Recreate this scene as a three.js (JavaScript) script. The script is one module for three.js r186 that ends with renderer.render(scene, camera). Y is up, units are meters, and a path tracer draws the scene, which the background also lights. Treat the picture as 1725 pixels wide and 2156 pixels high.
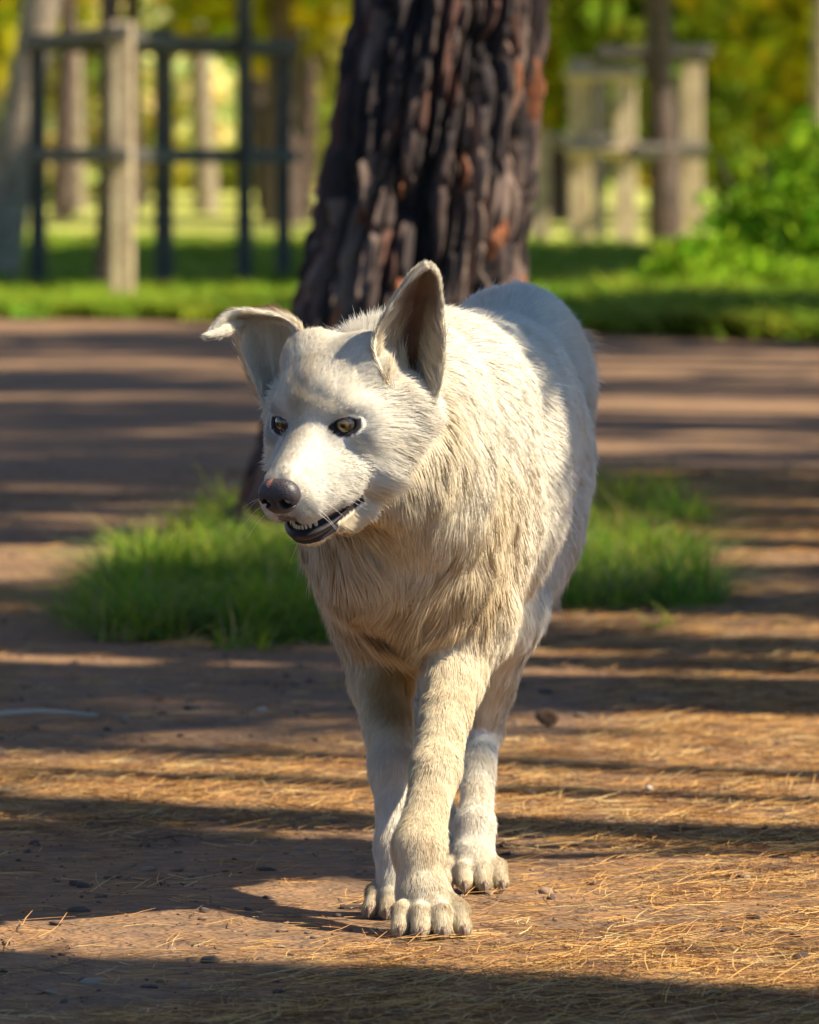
import * as THREE from 'three';
import { Sky } from 'three/addons/objects/Sky.js';
import { mergeGeometries, mergeVertices } from 'three/addons/utils/BufferGeometryUtils.js';

// ------------------------------------------------------------------ camera, sky, sun
const PX = 14667, CX = 862.5, CY = 1078, CAMH = 0.85, PITCH = Math.atan(748 / PX);   // measured on a 1725 x 2156 view of the photograph
const camera = new THREE.PerspectiveCamera(2 * Math.atan(1078 / PX) * 180 / Math.PI, 819 / 1024, 0.5, 900);
camera.position.set(0, CAMH, 0);
camera.rotation.x = -PITCH;
camera.focus = 7.7;
camera.userData.fStop = camera.getFocalLength() / 1000 / 0.021;   // aperture about 21 mm across
const scene = new THREE.Scene();
const renderer = new THREE.WebGLRenderer({ antialias: true });
renderer.toneMapping = THREE.LinearToneMapping;
renderer.toneMappingExposure = 1.76;
renderer.shadowMap.enabled = true;
const EL = 46 * Math.PI / 180, AZ = 21 * Math.PI / 180;           // sun: from the right, a little on the camera's side
const SUN = new THREE.Vector3(Math.cos(EL) * Math.cos(AZ), Math.sin(EL), Math.cos(EL) * Math.sin(AZ));
const sky = new Sky();
sky.name = 'sky';
sky.scale.setScalar(800);
sky.userData = { kind: 'structure' };
sky.material.uniforms.sunPosition.value.copy(SUN);
sky.material.uniforms.turbidity.value = 3;
sky.material.uniforms.rayleigh.value = 1.0;
sky.material.uniforms.mieCoefficient.value = 0.004;
scene.add(sky);
scene.environmentIntensity = 0.11;
const sun = new THREE.DirectionalLight(new THREE.Color(1.0, 0.90, 0.73), 5);
sun.position.copy(SUN).multiplyScalar(60).add(new THREE.Vector3(0, 0, -20));
sun.target.position.set(0, 0, -20);
sun.castShadow = true;
Object.assign(sun.shadow.camera, { left: -60, right: 60, top: 60, bottom: -60, near: 1, far: 200 });
sun.shadow.mapSize.set(4096, 4096);
scene.add(sun, sun.target);

// ------------------------------------------------------------------ helpers
let seed = 12345;
const rnd = () => { seed = (seed + 0x6D2B79F5) | 0; let t = Math.imul(seed ^ (seed >>> 15), 1 | seed); t = (t + Math.imul(t ^ (t >>> 7), 61 | t)) ^ t; return ((t ^ (t >>> 14)) >>> 0) / 4294967296; };
const rr = (a, b) => a + (b - a) * rnd();
const gauss = () => (rnd() + rnd() + rnd() + rnd() - 2) * 0.87;
const V = (x, y, z) => new THREE.Vector3(x, y, z);
const mix = (a, b, t) => a + (b - a) * t;
const clamp = (x, a, b) => Math.min(b, Math.max(a, x));
const sstep = (a, b, x) => { const t = clamp((x - a) / (b - a), 0, 1); return t * t * (3 - 2 * t); };
const hash3 = (x, y, z) => { let h = Math.imul(x, 374761393) ^ Math.imul(y, 668265263) ^ Math.imul(z, 2147483647 - 1013); h = Math.imul(h ^ (h >>> 13), 1274126177); return ((h ^ (h >>> 16)) >>> 0) / 4294967296; };
function noise(x, y, z) {   // value noise, 0..1
  const xi = Math.floor(x), yi = Math.floor(y), zi = Math.floor(z); let fx = x - xi, fy = y - yi, fz = z - zi;
  fx = fx * fx * (3 - 2 * fx); fy = fy * fy * (3 - 2 * fy); fz = fz * fz * (3 - 2 * fz);
  const l = (dy, dz) => mix(hash3(xi, yi + dy, zi + dz), hash3(xi + 1, yi + dy, zi + dz), fx);
  return mix(mix(l(0, 0), l(1, 0), fy), mix(l(0, 1), l(1, 1), fy), fz);
}
const fbm = (x, y, z, o = 4) => { let s = 0, a = 0.5, n = 0; for (let i = 0; i < o; i++) { s += a * noise(x, y, z); n += a; a *= 0.5; x = x * 2.03 + 7.1; y = y * 2.03 + 3.7; z = z * 2.03 + 1.3; } return s / n; };
// a pixel of the 1725 x 2156 view and a depth in front of the camera -> a point
function W(px, py, d) {
  const x = (px - CX) / PX, y = -(py - CY) / PX, c = Math.cos(PITCH), s = Math.sin(PITCH);
  const Y = y * c - s, Z = -y * s - c, k = d / -Z;
  return V(x * k, CAMH + Y * k, -d);
}
const numberOf = {};
const numbered = (n) => { const k = numberOf[n] = (numberOf[n] ?? -1) + 1; return k ? n + '_' + String(k).padStart(3, '0') : n; };
function shadows(o) { o.traverse((m) => { if (m.isMesh) { m.castShadow = true; m.receiveShadow = true; } }); return o; }
function tag(o, label, category, group) { o.userData = { ...o.userData, label, category }; if (group) o.userData.group = group; return o; }
function part(name, geometry, material, parent, kind) { const m = new THREE.Mesh(geometry, material); m.name = name; if (kind) m.userData.kind = kind; m.castShadow = m.receiveShadow = true; parent.add(m); return m; }
function thing(name, label, category, pos = [0, 0, 0], group) { const g = new THREE.Group(); g.name = numbered(name); g.position.set(...pos); tag(g, label, category, group); scene.add(g); return g; }
function rawGeo(pos, idx, extra = {}) {
  const g = new THREE.BufferGeometry();
  g.setAttribute('position', new THREE.Float32BufferAttribute(pos, 3));
  if (idx) g.setIndex(idx);
  for (const [k, [a, n]] of Object.entries(extra)) g.setAttribute(k, new THREE.Float32BufferAttribute(a, n));
  if (!extra.normal) g.computeVertexNormals();
  return g;
}
function dataTex(w, h, fn, srgb, rx = 1, ry = 1) {
  const data = new Uint8Array(w * h * 4);
  for (let y = 0; y < h; y++) for (let x = 0; x < w; x++) { const c = fn(x, y), i = (y * w + x) * 4; data[i] = c[0]; data[i + 1] = c[1]; data[i + 2] = c[2]; data[i + 3] = 255; }
  const t = new THREE.DataTexture(data, w, h);
  t.magFilter = THREE.LinearFilter; t.minFilter = THREE.LinearMipmapLinearFilter; t.generateMipmaps = true;
  t.wrapS = t.wrapT = THREE.RepeatWrapping; t.repeat.set(rx, ry);
  if (srgb) t.colorSpace = THREE.SRGBColorSpace;
  t.needsUpdate = true;
  return t;
}
const toS = (c) => 255 * (c <= 0.0031308 ? 12.92 * c : 1.055 * Math.pow(c, 1 / 2.4) - 0.055);
// tapered, bent limb along a list of points with radii, optional bumps
function limbGeo(pts, radii, sides = 10, steps = 12, bump = 0, sd = 0, uvScale = 1) {
  const curve = new THREE.CatmullRomCurve3(pts), pos = [], idx = [], uv = [];
  const frames = curve.computeFrenetFrames(steps, false), p = V(0, 0, 0);
  const len = curve.getLength();
  for (let i = 0; i <= steps; i++) {
    const t = i / steps; curve.getPoint(t, p);
    const f = t * (radii.length - 1), k = Math.min(radii.length - 2, Math.floor(f)), r0 = mix(radii[k], radii[k + 1], f - k);
    for (let j = 0; j <= sides; j++) {
      const a = j / sides * Math.PI * 2, cx = Math.cos(a), sx = Math.sin(a);
      const r = r0 * (1 + bump * (2 * fbm(cx * 2 + sd, t * len * 3, sx * 2 + sd, 3) - 1));
      pos.push(p.x + (frames.normals[i].x * cx + frames.binormals[i].x * sx) * r, p.y + (frames.normals[i].y * cx + frames.binormals[i].y * sx) * r, p.z + (frames.normals[i].z * cx + frames.binormals[i].z * sx) * r);
      uv.push(j / sides * Math.max(1, Math.round(r0 * 6.28 / uvScale)), t * len / uvScale);
      if (i < steps && j < sides) { const q = i * (sides + 1) + j; idx.push(q, q + 1, q + sides + 1, q + 1, q + sides + 2, q + sides + 1); }
    }
  }
  return rawGeo(pos, idx, { uv: [uv, 2] });
}
const std = (o) => new THREE.MeshStandardMaterial({ roughness: 0.9, ...o });
const lin = (r, g, b) => new THREE.Color().setRGB(r, g, b);

// ------------------------------------------------------------------ ground
const groundH = (x, z) => { const d = -z; return (fbm(x * 1.3, 0, z * 1.3, 4) - 0.5) * 0.02 * sstep(3, 5, d) * (d < 40 ? 1 : 1) + (fbm(x * 9, 5, z * 9, 2) - 0.5) * 0.006; };
const litterAt = (x, z) => sstep(0.36, 0.62, fbm(x * 1.1 + 20, 2, z * 0.75, 3) + 0.16 * clamp(x / 0.5, -1, 1) - 0.05);   // where needles lie thick
{
  const soil = dataTex(1024, 1024, (x, y) => {
    const u = x / 1024, v = y / 1024, w = (f, s, o = 4) => { // tileable: blend of two wrapped copies
      const a = fbm(u * f, v * f, s, o), b = fbm((u - 1) * f, v * f, s, o), c = fbm(u * f, (v - 1) * f, s, o), e = fbm((u - 1) * f, (v - 1) * f, s, o);
      const k = sstep(0, 1, u), l = sstep(0, 1, v); return mix(mix(a, b, k), mix(c, e, k), l);
    };
    const n = w(9, 1), g = w(110, 4, 2), s = w(28, 9, 3), c = hash3(x >> 1, y >> 1, 3);
    const m = sstep(0.42, 0.62, s);
    let r = mix(0.12, 0.34, n), gg = mix(0.075, 0.19, n), b = mix(0.046, 0.085, n);
    r = mix(r, 0.38, m * 0.4); gg = mix(gg, 0.20, m * 0.4); b = mix(b, 0.08, m * 0.4);
    const k = (0.62 + 0.75 * g) * (0.9 + 0.2 * c);
    return [toS(r * k), toS(gg * k), toS(b * k)];
  }, true);
  const bump = dataTex(1024, 1024, (x, y) => { const v = 255 * clamp(0.55 * fbm(x / 11, y / 11, 2, 3) + 0.45 * fbm(x / 3.1, y / 3.1, 7, 2), 0, 1); return [v, v, v]; }, false);
  const xs = [], zs = [];
  for (let x = -90; x < -3; x += 3) xs.push(x); for (let x = -3; x < 3; x += 0.05) xs.push(x); for (let x = 3; x <= 90; x += 3) xs.push(x);
  for (let d = -25; d < 5.5; d += 2) zs.push(d); for (let d = 5.5; d < 18; d += 0.05) zs.push(d); for (let d = 18; d < 40; d += 0.3) zs.push(d); for (let d = 40; d < 420; d += 6) zs.push(d);
  const pos = [], uv = [], col = [], idx = [];
  zs.forEach((d, i) => xs.forEach((x, j) => {
    pos.push(x, groundH(x, -d), -d); uv.push(x / 1.7, d / 1.7);
    const k = mix(0.9, 1.1, fbm(x * 0.8 + 3, 1, d * 0.55, 4)); col.push(k, k, k);   // a little variation of the earth itself
    if (i < zs.length - 1 && j < xs.length - 1) { const q = i * xs.length + j; idx.push(q, q + 1, q + xs.length, q + 1, q + xs.length + 1, q + xs.length); }
  }));
  const g = part('ground', rawGeo(pos, idx, { uv: [uv, 2], color: [col, 3] }), std({ map: soil, bumpMap: bump, bumpScale: 0.012, vertexColors: true, roughness: 0.95 }), scene, 'structure');
  g.userData.label = 'bare brown earth strewn with pine needles';
}
// lawn beyond the path
const lawnEdge = (x) => 34.6 - x * 0.9 + (fbm(x * 0.7, 3, 1, 3) - 0.5) * 3;
{
  const tex = dataTex(512, 512, (x, y) => {
    const n = fbm(x / 40, y / 40, 3, 4), f = fbm(x / 4, y / 4, 8, 2), k = 0.7 + 0.6 * f;
    return [toS(mix(0.34, 0.58, n) * k), toS(mix(0.38, 0.54, n) * k), toS(mix(0.035, 0.11, n) * k)];
  }, true);
  const xs = []; for (let x = -80; x < -8; x += 4) xs.push(x); for (let x = -8; x < 8; x += 0.3) xs.push(x); for (let x = 8; x <= 80; x += 4) xs.push(x);
  const pos = [], uv = [], idx = [], rows = 40;
  for (let i = 0; i <= rows; i++) xs.forEach((x, j) => {
    const d = mix(lawnEdge(x), 400, Math.pow(i / rows, 2.2));
    pos.push(x, groundH(x, -d) + 0.02, -d); uv.push(x / 6, d / 6);
    if (i < rows && j < xs.length - 1) { const q = i * xs.length + j; idx.push(q, q + 1, q + xs.length, q + 1, q + xs.length + 1, q + xs.length); }
  });
  part('lawn', rawGeo(pos, idx, { uv: [uv, 2] }), std({ map: tex, roughness: 0.9 }), scene, 'structure').userData.label = 'mown park lawn behind the earth path';
}

// ------------------------------------------------------------------ instanced stuff
const M4 = new THREE.Matrix4(), Q = new THREE.Quaternion(), E3 = new THREE.Euler(), S3 = V(1, 1, 1), P3 = V(0, 0, 0);
function instanced(name, geo, mat, list, parent, extraLabel) {   // list: [x,y,z, rx,ry,rz, sx,sy,sz, r,g,b]
  const im = new THREE.InstancedMesh(geo, mat, list.length);
  list.forEach((a, i) => {
    E3.set(a[3], a[4], a[5], 'YXZ'); Q.setFromEuler(E3); P3.set(a[0], a[1], a[2]); S3.set(a[6], a[7], a[8]);
    im.setMatrixAt(i, M4.compose(P3, Q, S3));
    if (a.length > 9) im.setColorAt(i, lin(a[9], a[10], a[11]));
  });
  im.name = name; im.userData.kind = 'stuff'; im.castShadow = im.receiveShadow = true; if (extraLabel) im.userData.label = extraLabel;
  parent.add(im);
  return im;
}
// the same list joined into one mesh with a colour per copy
function merged(name, geo, mat, list, parent, kind, label) {
  const gp = geo.attributes.position.array, gi = geo.index.array, n = gp.length / 3, pos = new Float32Array(list.length * gp.length), col = new Float32Array(list.length * gp.length), idx = new Uint32Array(list.length * gi.length), v = V(0, 0, 0);
  list.forEach((a, i) => {
    E3.set(a[3], a[4], a[5], 'YXZ'); Q.setFromEuler(E3); P3.set(a[0], a[1], a[2]); S3.set(a[6], a[7], a[8]); M4.compose(P3, Q, S3);
    for (let k = 0; k < n; k++) { v.set(gp[k * 3], gp[k * 3 + 1], gp[k * 3 + 2]).applyMatrix4(M4); const o = (i * n + k) * 3; pos[o] = v.x; pos[o + 1] = v.y; pos[o + 2] = v.z; col[o] = a[9]; col[o + 1] = a[10]; col[o + 2] = a[11]; }
    for (let k = 0; k < gi.length; k++) idx[i * gi.length + k] = gi[k] + i * n;
  });
  const g = new THREE.BufferGeometry();
  g.setAttribute('position', new THREE.BufferAttribute(pos, 3)); g.setAttribute('color', new THREE.BufferAttribute(col, 3)); g.setIndex(new THREE.BufferAttribute(idx, 1)); g.computeVertexNormals();
  const m = part(name, g, mat, parent, kind); if (label) m.userData.label = label;
  return m;
}
// pine needle litter: small sprays of needles lying flat
function needleSpray(n, len, w, lift) {
  const pos = [], idx = [];
  for (let i = 0; i < n; i++) {
    const a = rr(0, Math.PI * 2), l = len * rr(0.45, 1.1), ox = gauss() * 0.05, oz = gauss() * 0.05, y0 = rr(0.0015, 0.005), y1 = rr(0.001, lift), b = rr(-0.3, 0.3);
    const dx = Math.cos(a), dz = Math.sin(a), k = pos.length / 3;
    for (let s = 0; s <= 2; s++) {
      const t = s / 2, x = ox + dx * l * (t - 0.5) - dz * b * l * t * (1 - t), z = oz + dz * l * (t - 0.5) + dx * b * l * t * (1 - t), y = mix(y0, y1, t), ww = w * (s === 2 ? 0.4 : 1);
      pos.push(x - dz * ww / 2, y, z + dx * ww / 2, x + dz * ww / 2, y + ww * 0.5, z - dx * ww / 2);
      if (s < 2) { const q = k + s * 2; idx.push(q, q + 2, q + 1, q + 1, q + 2, q + 3); }
    }
  }
  return rawGeo(pos, idx);
}
{
  const lists = [[], [], []];
  for (let i = 0; i < 44000; i++) {
    const d = 5.9 + Math.pow(rnd(), 1.35) * 13, x = rr(-1, 1) * (d * 0.062 + 0.4), l = litterAt(x, -d);
    if (rnd() > 0.07 + 0.75 * l) continue;
    const t = rnd(), s = rr(0.6, 1.1), v = rr(0.7, 1.15);
    const c = t < 0.42 ? [0.58, 0.31, 0.085] : t < 0.72 ? [0.40, 0.19, 0.06] : t < 0.86 ? [0.68, 0.46, 0.18] : [0.12, 0.07, 0.04];
    lists[i % 3].push([x, groundH(x, -d) + 0.001, -d, rr(-0.03, 0.03), rr(0, 6.3), rr(-0.03, 0.03), s, s, s, c[0] * v, c[1] * v, c[2] * v]);
  }
  const mat = std({ roughness: 0.75, vertexColors: true });
  lists.forEach((l, k) => merged(numbered('needle_litter'), needleSpray(8, 0.062, 0.0010, [0.004, 0.008, 0.016][k]), mat, l, scene, 'stuff', 'dry pine needles strewn over the earth'));
}
{ // small stones, bark crumbs and dark leaf bits
  const pebble = mergeVertices(new THREE.IcosahedronGeometry(1, 0).deleteAttribute('normal').deleteAttribute('uv')), pp = pebble.attributes.position;
  for (let i = 0; i < pp.count; i++) { const k = 0.75 + 0.5 * noise(pp.getX(i) * 1.7 + 5, pp.getY(i) * 1.7, pp.getZ(i) * 1.7); pp.setXYZ(i, pp.getX(i) * k, pp.getY(i) * k, pp.getZ(i) * k); }
  pebble.computeVertexNormals();
  const list = [];
  for (let i = 0; i < 9000; i++) {
    const d = 5.9 + Math.pow(rnd(), 1.3) * 14, x = rr(-1, 1) * (d * 0.062 + 0.5), s = 0.0016 + Math.pow(rnd(), 7) * 0.007, t = rnd();
    const c = t < 0.4 ? [0.10, 0.07, 0.055] : t < 0.75 ? [0.24, 0.15, 0.09] : t < 0.985 ? [0.30, 0.21, 0.14] : [0.45, 0.38, 0.30];
    list.push([x, groundH(x, -d) + s * 0.2, -d, rr(-0.4, 0.4), rr(0, 6.3), rr(-0.4, 0.4), s * rr(0.8, 2.2), s * rr(0.3, 0.8), s * rr(0.8, 1.4), ...c]);
  }
  merged('earth_crumbs', pebble, std({ roughness: 0.95, vertexColors: true }), list, scene, 'stuff', 'small stones and bark crumbs on the earth');
}
// grass blades
function bladeTuft(n, spread, w, droop) {
  const pos = [], idx = [];
  for (let i = 0; i < n; i++) {
    const a = rr(0, 6.28), ox = gauss() * spread, oz = gauss() * spread, h = rr(0.5, 1), bend = rr(0.05, droop), k = pos.length / 3, c = Math.cos(a), s = Math.sin(a);
    for (let j = 0; j <= 2; j++) {
      const t = j / 2, out = bend * t * t * h, y = h * t * (1 - 0.35 * bend * t), ww = w * (1 - t * 0.9);
      pos.push(ox + c * out - s * ww, y, oz + s * out + c * ww, ox + c * out + s * ww, y, oz + s * out - c * ww);
      if (j < 2) { const q = k + j * 2; idx.push(q, q + 1, q + 2, q + 1, q + 3, q + 2); }
    }
  }
  return rawGeo(pos, idx);
}
const leafMat = (tr) => new THREE.MeshPhysicalMaterial({ vertexColors: true, roughness: tr ? 1 : 0.8, transmission: tr, thickness: 0, specularIntensity: 0.35 });
{
  const geo = bladeTuft(7, 0.024, 0.0042, 0.8), wide = bladeTuft(4, 0.02, 0.008, 0.9), a = [], b = [];
  // patches: left of the pine's foot (thick), right of it (sparser), and a little behind
  for (const [cx, cd, rx, rd, n, thr] of [[-0.36, 13.7, 0.32, 1.6, 2300, 0.44], [-0.18, 13.0, 0.32, 0.8, 900, 0.44], [-0.5, 13.2, 0.2, 1.0, 420, 0.40], [0.42, 14.0, 0.24, 1.7, 1100, 0.50], [-0.3, 16.2, 0.25, 1.2, 700, 0.45], [0.42, 16.8, 0.3, 1.6, 800, 0.47]]) for (let i = 0; i < n; i++) {
    const th = rr(0, 6.28), rad = Math.sqrt(rnd()) * rr(0.9, 1.12), x = cx + Math.cos(th) * rad * rx, d = cd + Math.sin(th) * rad * rd, m = fbm(x * 6 + 9, 4, d * 2.5, 3);
    if (m < thr + 0.12 * (rad > 0.85 ? 1 : 0) || Math.hypot(x, d - 15.1) < 0.34) continue;
    const h = rr(0.025, 0.115) * (m > 0.55 ? 1.15 : 0.9) * (rad > 0.9 ? 0.7 : 1), v = rr(0.7, 1.3), dry = rnd() < 0.12;
    const c = dry ? [0.42, 0.33, 0.12] : (rnd() < 0.4 ? [0.36 * v, 0.42 * v, 0.02 * v] : [0.11 * v * rr(0.8, 1.7), 0.28 * v, 0.014 * v]);
    const wd = rnd() < 0.16; (wd ? b : a).push([x, groundH(x, -d), -d, rr(-0.15, 0.15), rr(0, 6.28), rr(-0.15, 0.15), Math.min(h, 0.06) / 0.09, h * (rnd() < 0.05 && !wd ? 1.35 : wd ? 0.8 : 1), Math.min(h, 0.06) / 0.09, ...c]);
  }
  merged('grass_patch', geo, leafMat(0.35), a, scene, 'stuff', 'green grass round the foot of the pine trunk');
  merged('grass_patch_001', wide, leafMat(0.35), b, scene, 'stuff', 'broad-leaved grass round the foot of the pine trunk');
  // lawn edge and rougher grass further off
  const far = bladeTuft(9, 0.09, 0.008, 0.6), l = [];
  for (let i = 0; i < 7000; i++) {
    const x = rr(-4.2, 4.4), e = lawnEdge(x), d = e + Math.pow(rnd(), 1.6) * 34 - 0.3 + gauss() * 0.3;
    const h = rr(0.05, 0.13) * (x > 1.2 && d < 50 ? 1.5 : 1), v = rr(0.7, 1.25);
    l.push([x, groundH(x, -d) + 0.015, -d, 0, rr(0, 6.28), 0, h / 0.09, h, h / 0.09, 0.19 * v * rr(0.7, 1.5), 0.30 * v, 0.015 * v]);
  }
  merged('lawn_grass', far, leafMat(0), l, scene, 'stuff', 'longer grass along the edge of the lawn');
}

// ------------------------------------------------------------------ bark and the big pine
const barkTex = (dark, lite, red, sd) => dataTex(256, 512, (x, y) => {
  const n = fbm(x / 22 + sd, y / 70, sd, 4), f = fbm(x / 3 + sd, y / 7, sd + 3, 3), o = sstep(0.62, 0.72, fbm(x / 18 + 40, y / 40, sd + 9, 2)), k = 0.6 + 0.8 * f;
  return [0, 1, 2].map((c) => toS(mix(mix(dark[c], lite[c], sstep(0.35, 0.65, n)), red[c], o * 0.7) * k));
}, true);
const barkBump = dataTex(256, 512, (x, y) => { const v = 255 * sstep(0.3, 0.7, 0.7 * fbm(x / 16, y / 60, 4, 3) + 0.3 * fbm(x / 4, y / 8, 2, 2)); return [v, v, v]; }, false);
const pineBark = std({ map: barkTex([0.07, 0.05, 0.045], [0.20, 0.145, 0.115], [0.30, 0.13, 0.07], 3), bumpMap: barkBump, bumpScale: 0.03, roughness: 0.95 });
const paleBark = std({ map: barkTex([0.24, 0.18, 0.12], [0.42, 0.33, 0.23], [0.34, 0.25, 0.16], 8), bumpMap: barkBump, bumpScale: 0.008, roughness: 0.9 });
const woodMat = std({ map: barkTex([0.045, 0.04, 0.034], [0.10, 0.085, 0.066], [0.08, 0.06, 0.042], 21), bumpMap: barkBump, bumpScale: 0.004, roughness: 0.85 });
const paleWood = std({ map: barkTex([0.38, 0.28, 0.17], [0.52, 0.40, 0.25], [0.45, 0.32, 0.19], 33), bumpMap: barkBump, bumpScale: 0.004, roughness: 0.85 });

// bark plates: stretched Voronoi cells on the unrolled trunk; returns [edge distance, cell id hash a, b, second-layer edge]
function plates(u, v, nu, sv, sd) {
  const x = u * nu, y = v * sv, xi = Math.floor(x), yi = Math.floor(y); let d1 = 9, d2 = 9, ia = 0, ib = 0;
  for (let j = -1; j <= 1; j++) for (let i = -1; i <= 1; i++) {
    const cx = ((xi + i) % nu + nu) % nu, cy = yi + j, px = xi + i + 0.15 + 0.7 * hash3(cx, cy, sd), py = cy + hash3(cx, cy, sd + 1), dx = (px - x), dy = (py - y) * 0.8, d = Math.sqrt(dx * dx + dy * dy);
    if (d < d1) { d2 = d1; d1 = d; ia = cx; ib = cy; } else if (d < d2) d2 = d;
  }
  return [d2 - d1, hash3(ia, ib, sd + 2), hash3(ia, ib, sd + 3)];
}
function needleFan(n, len, w) {   // a spray of long pine needles, for crowns
  const pos = [], idx = [];
  for (let i = 0; i < n; i++) {
    const d = V(gauss(), gauss() * 0.8 + 0.35, gauss()).normalize(), l = len * rr(0.7, 1.1), s = V(gauss(), gauss(), gauss()).cross(d).normalize().multiplyScalar(w), o = V(gauss(), gauss(), gauss()).multiplyScalar(len * 0.25), k = pos.length / 3;
    pos.push(o.x - s.x, o.y - s.y, o.z - s.z, o.x + s.x, o.y + s.y, o.z + s.z, o.x + d.x * l, o.y + d.y * l, o.z + d.z * l);
    idx.push(k, k + 1, k + 2);
  }
  return rawGeo(pos, idx);
}
const fanGeo = needleFan(20, 0.24, 0.010), needleMat = leafMat(0);
function pineCrown(parent, clumps) {   // clumps: [x,y,z, radius, count]
  const list = [];
  for (const [x, y, z, r, n] of clumps) for (let i = 0; i < n; i++) {
    const d = V(gauss(), gauss() * 0.7, gauss()).multiplyScalar(r * 0.75), v = rr(0.7, 1.3);
    list.push([x + d.x, y + d.y, z + d.z, rr(-0.5, 0.5), rr(0, 6.28), rr(-0.5, 0.5), 1, 1, 1, 0.055 * v, 0.10 * v, 0.02 * v]);
  }
  return merged('crown', fanGeo, needleMat, list, parent);
}
{
  const t = thing('pine_tree', 'thick pine trunk with deeply cracked red-brown bark, grass round its foot', 'tree', [-0.02, 0, -15.1]);
  const NU = 340, NV = 460, H = 4.2, pos = [], idx = [], col = [], c = [0, 0, 0];
  const sil = [[0, 0.37, -0.03], [0.12, 0.315, -0.02], [0.35, 0.262, 0.0], [0.62, 0.228, 0.035], [0.9, 0.212, 0.066], [1.2, 0.196, 0.108], [2, 0.188, 0.17], [4.2, 0.18, 0.30]];
  const at = (y, k) => { let i = 0; while (i < sil.length - 2 && y > sil[i + 1][0]) i++; const a = sil[i], b = sil[i + 1], s = clamp((y - a[0]) / (b[0] - a[0]), 0, 1); return mix(a[k], b[k], s); };
  for (let i = 0; i <= NV; i++) {
    const y = -0.05 + Math.pow(i / NV, 1.3) * (H + 0.05);
    for (let j = 0; j <= NU; j++) {
      const u = (j % NU) / NU, a = u * 6.28319, ca = Math.cos(a), sa = Math.sin(a);
      const wob = (fbm(ca * 2 + 4, y * 2.2, sa * 2, 3) - 0.5) * 0.16, wv = (fbm(ca * 3, y * 5, sa * 3 + 9, 2) - 0.5) * 0.5;
      const p1 = plates(u + wob * 0.16 + 1, y + wv * 0.25, 27, 2.6, 5), p2 = plates(u + wob * 0.22 + (p1[1] - 0.5) * 0.03 + 1, y + wv * 0.22 + p1[2] * 0.3, 54, 9.5, 17), p3 = plates(u + wob * 0.3 + 1, y + wv * 0.3, 30, 5, 31);
      const big = 0.6 * sstep(0.03, 0.20, p1[0]) + 0.4 * sstep(0.1, 0.45, p1[0]), small = sstep(0.0, 0.10, p2[0]), grain = fbm(ca * 30, y * 22, sa * 30, 3) - 0.5;
      const root = y < 0.35 ? (0.35 - y) * 0.30 * Math.max(0, Math.cos(a * 5 + 0.6)) : 0;
      const r = at(Math.max(0, y), 1) * (1 + 0.03 * (fbm(ca * 1.3, y * 1.5, sa * 1.3 + 4, 2) - 0.5)) - 0.046 + 0.046 * big + 0.014 * small * (0.1 + p2[2]) + 0.010 * p3[1] + 0.010 * p1[2] + grain * 0.018 - 0.012 * (1 - sstep(0, 0.25, p2[0])) + root * 0.35;
      pos.push(at(Math.max(0, y), 2) + ca * r, y, sa * r);
      // each flake keeps one colour of its own; the bark under the plates is one dark brown
      const h = p2[1], q3 = p3[2];
      if (p1[0] < 0.09) { c[0] = 0.030; c[1] = 0.022; c[2] = 0.020; }
      else if (h < 0.05) { c[0] = 0.62; c[1] = 0.22; c[2] = 0.09; }
      else if (h < 0.16) { c[0] = 0.24; c[1] = 0.11; c[2] = 0.075; }
      else if (q3 < 0.34) { c[0] = 0.42; c[1] = 0.285; c[2] = 0.215; }
      else if (q3 < 0.7) { c[0] = 0.155; c[1] = 0.10; c[2] = 0.08; }
      else { c[0] = 0.075; c[1] = 0.054; c[2] = 0.05; }
      const k = 0.52 * (0.5 + 1.0 * fbm(ca * 22, y * 20, sa * 22 + 5, 3));
      col.push(c[0] * k, c[1] * k, c[2] * k);
      if (i < NV && j < NU) { const q = i * (NU + 1) + j; idx.push(q, q + NU + 1, q + 1, q + 1, q + NU + 1, q + NU + 2); }
    }
  }
  const trunk = part('trunk', rawGeo(pos, idx, { color: [col, 3] }), std({ vertexColors: true, roughness: 0.92 }), t);
  part('trunk_top', limbGeo([V(0.30, 4.15, 0), V(0.45, 6.5, 0.1), V(0.5, 9.5, 0)], [0.19, 0.16, 0.09], 20, 16, 0.06, 3, 0.5), pineBark, t);
  const cl = [];
  for (let i = 0; i < 7; i++) { const a = i * 2.4, y = 7 + i * 0.4, l = 1.8 - i * 0.13, e = V(0.5 + Math.cos(a) * l, y + 0.7, Math.sin(a) * l); part('limb', limbGeo([V(0.47, y, 0), V(0.5 + Math.cos(a) * l * 0.5, y + 0.25, Math.sin(a) * l * 0.5), e], [0.06, 0.02], 7, 6), pineBark, t); cl.push([e.x, e.y, e.z, 0.8, 60]); }
  pineCrown(t, cl);
}

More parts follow.
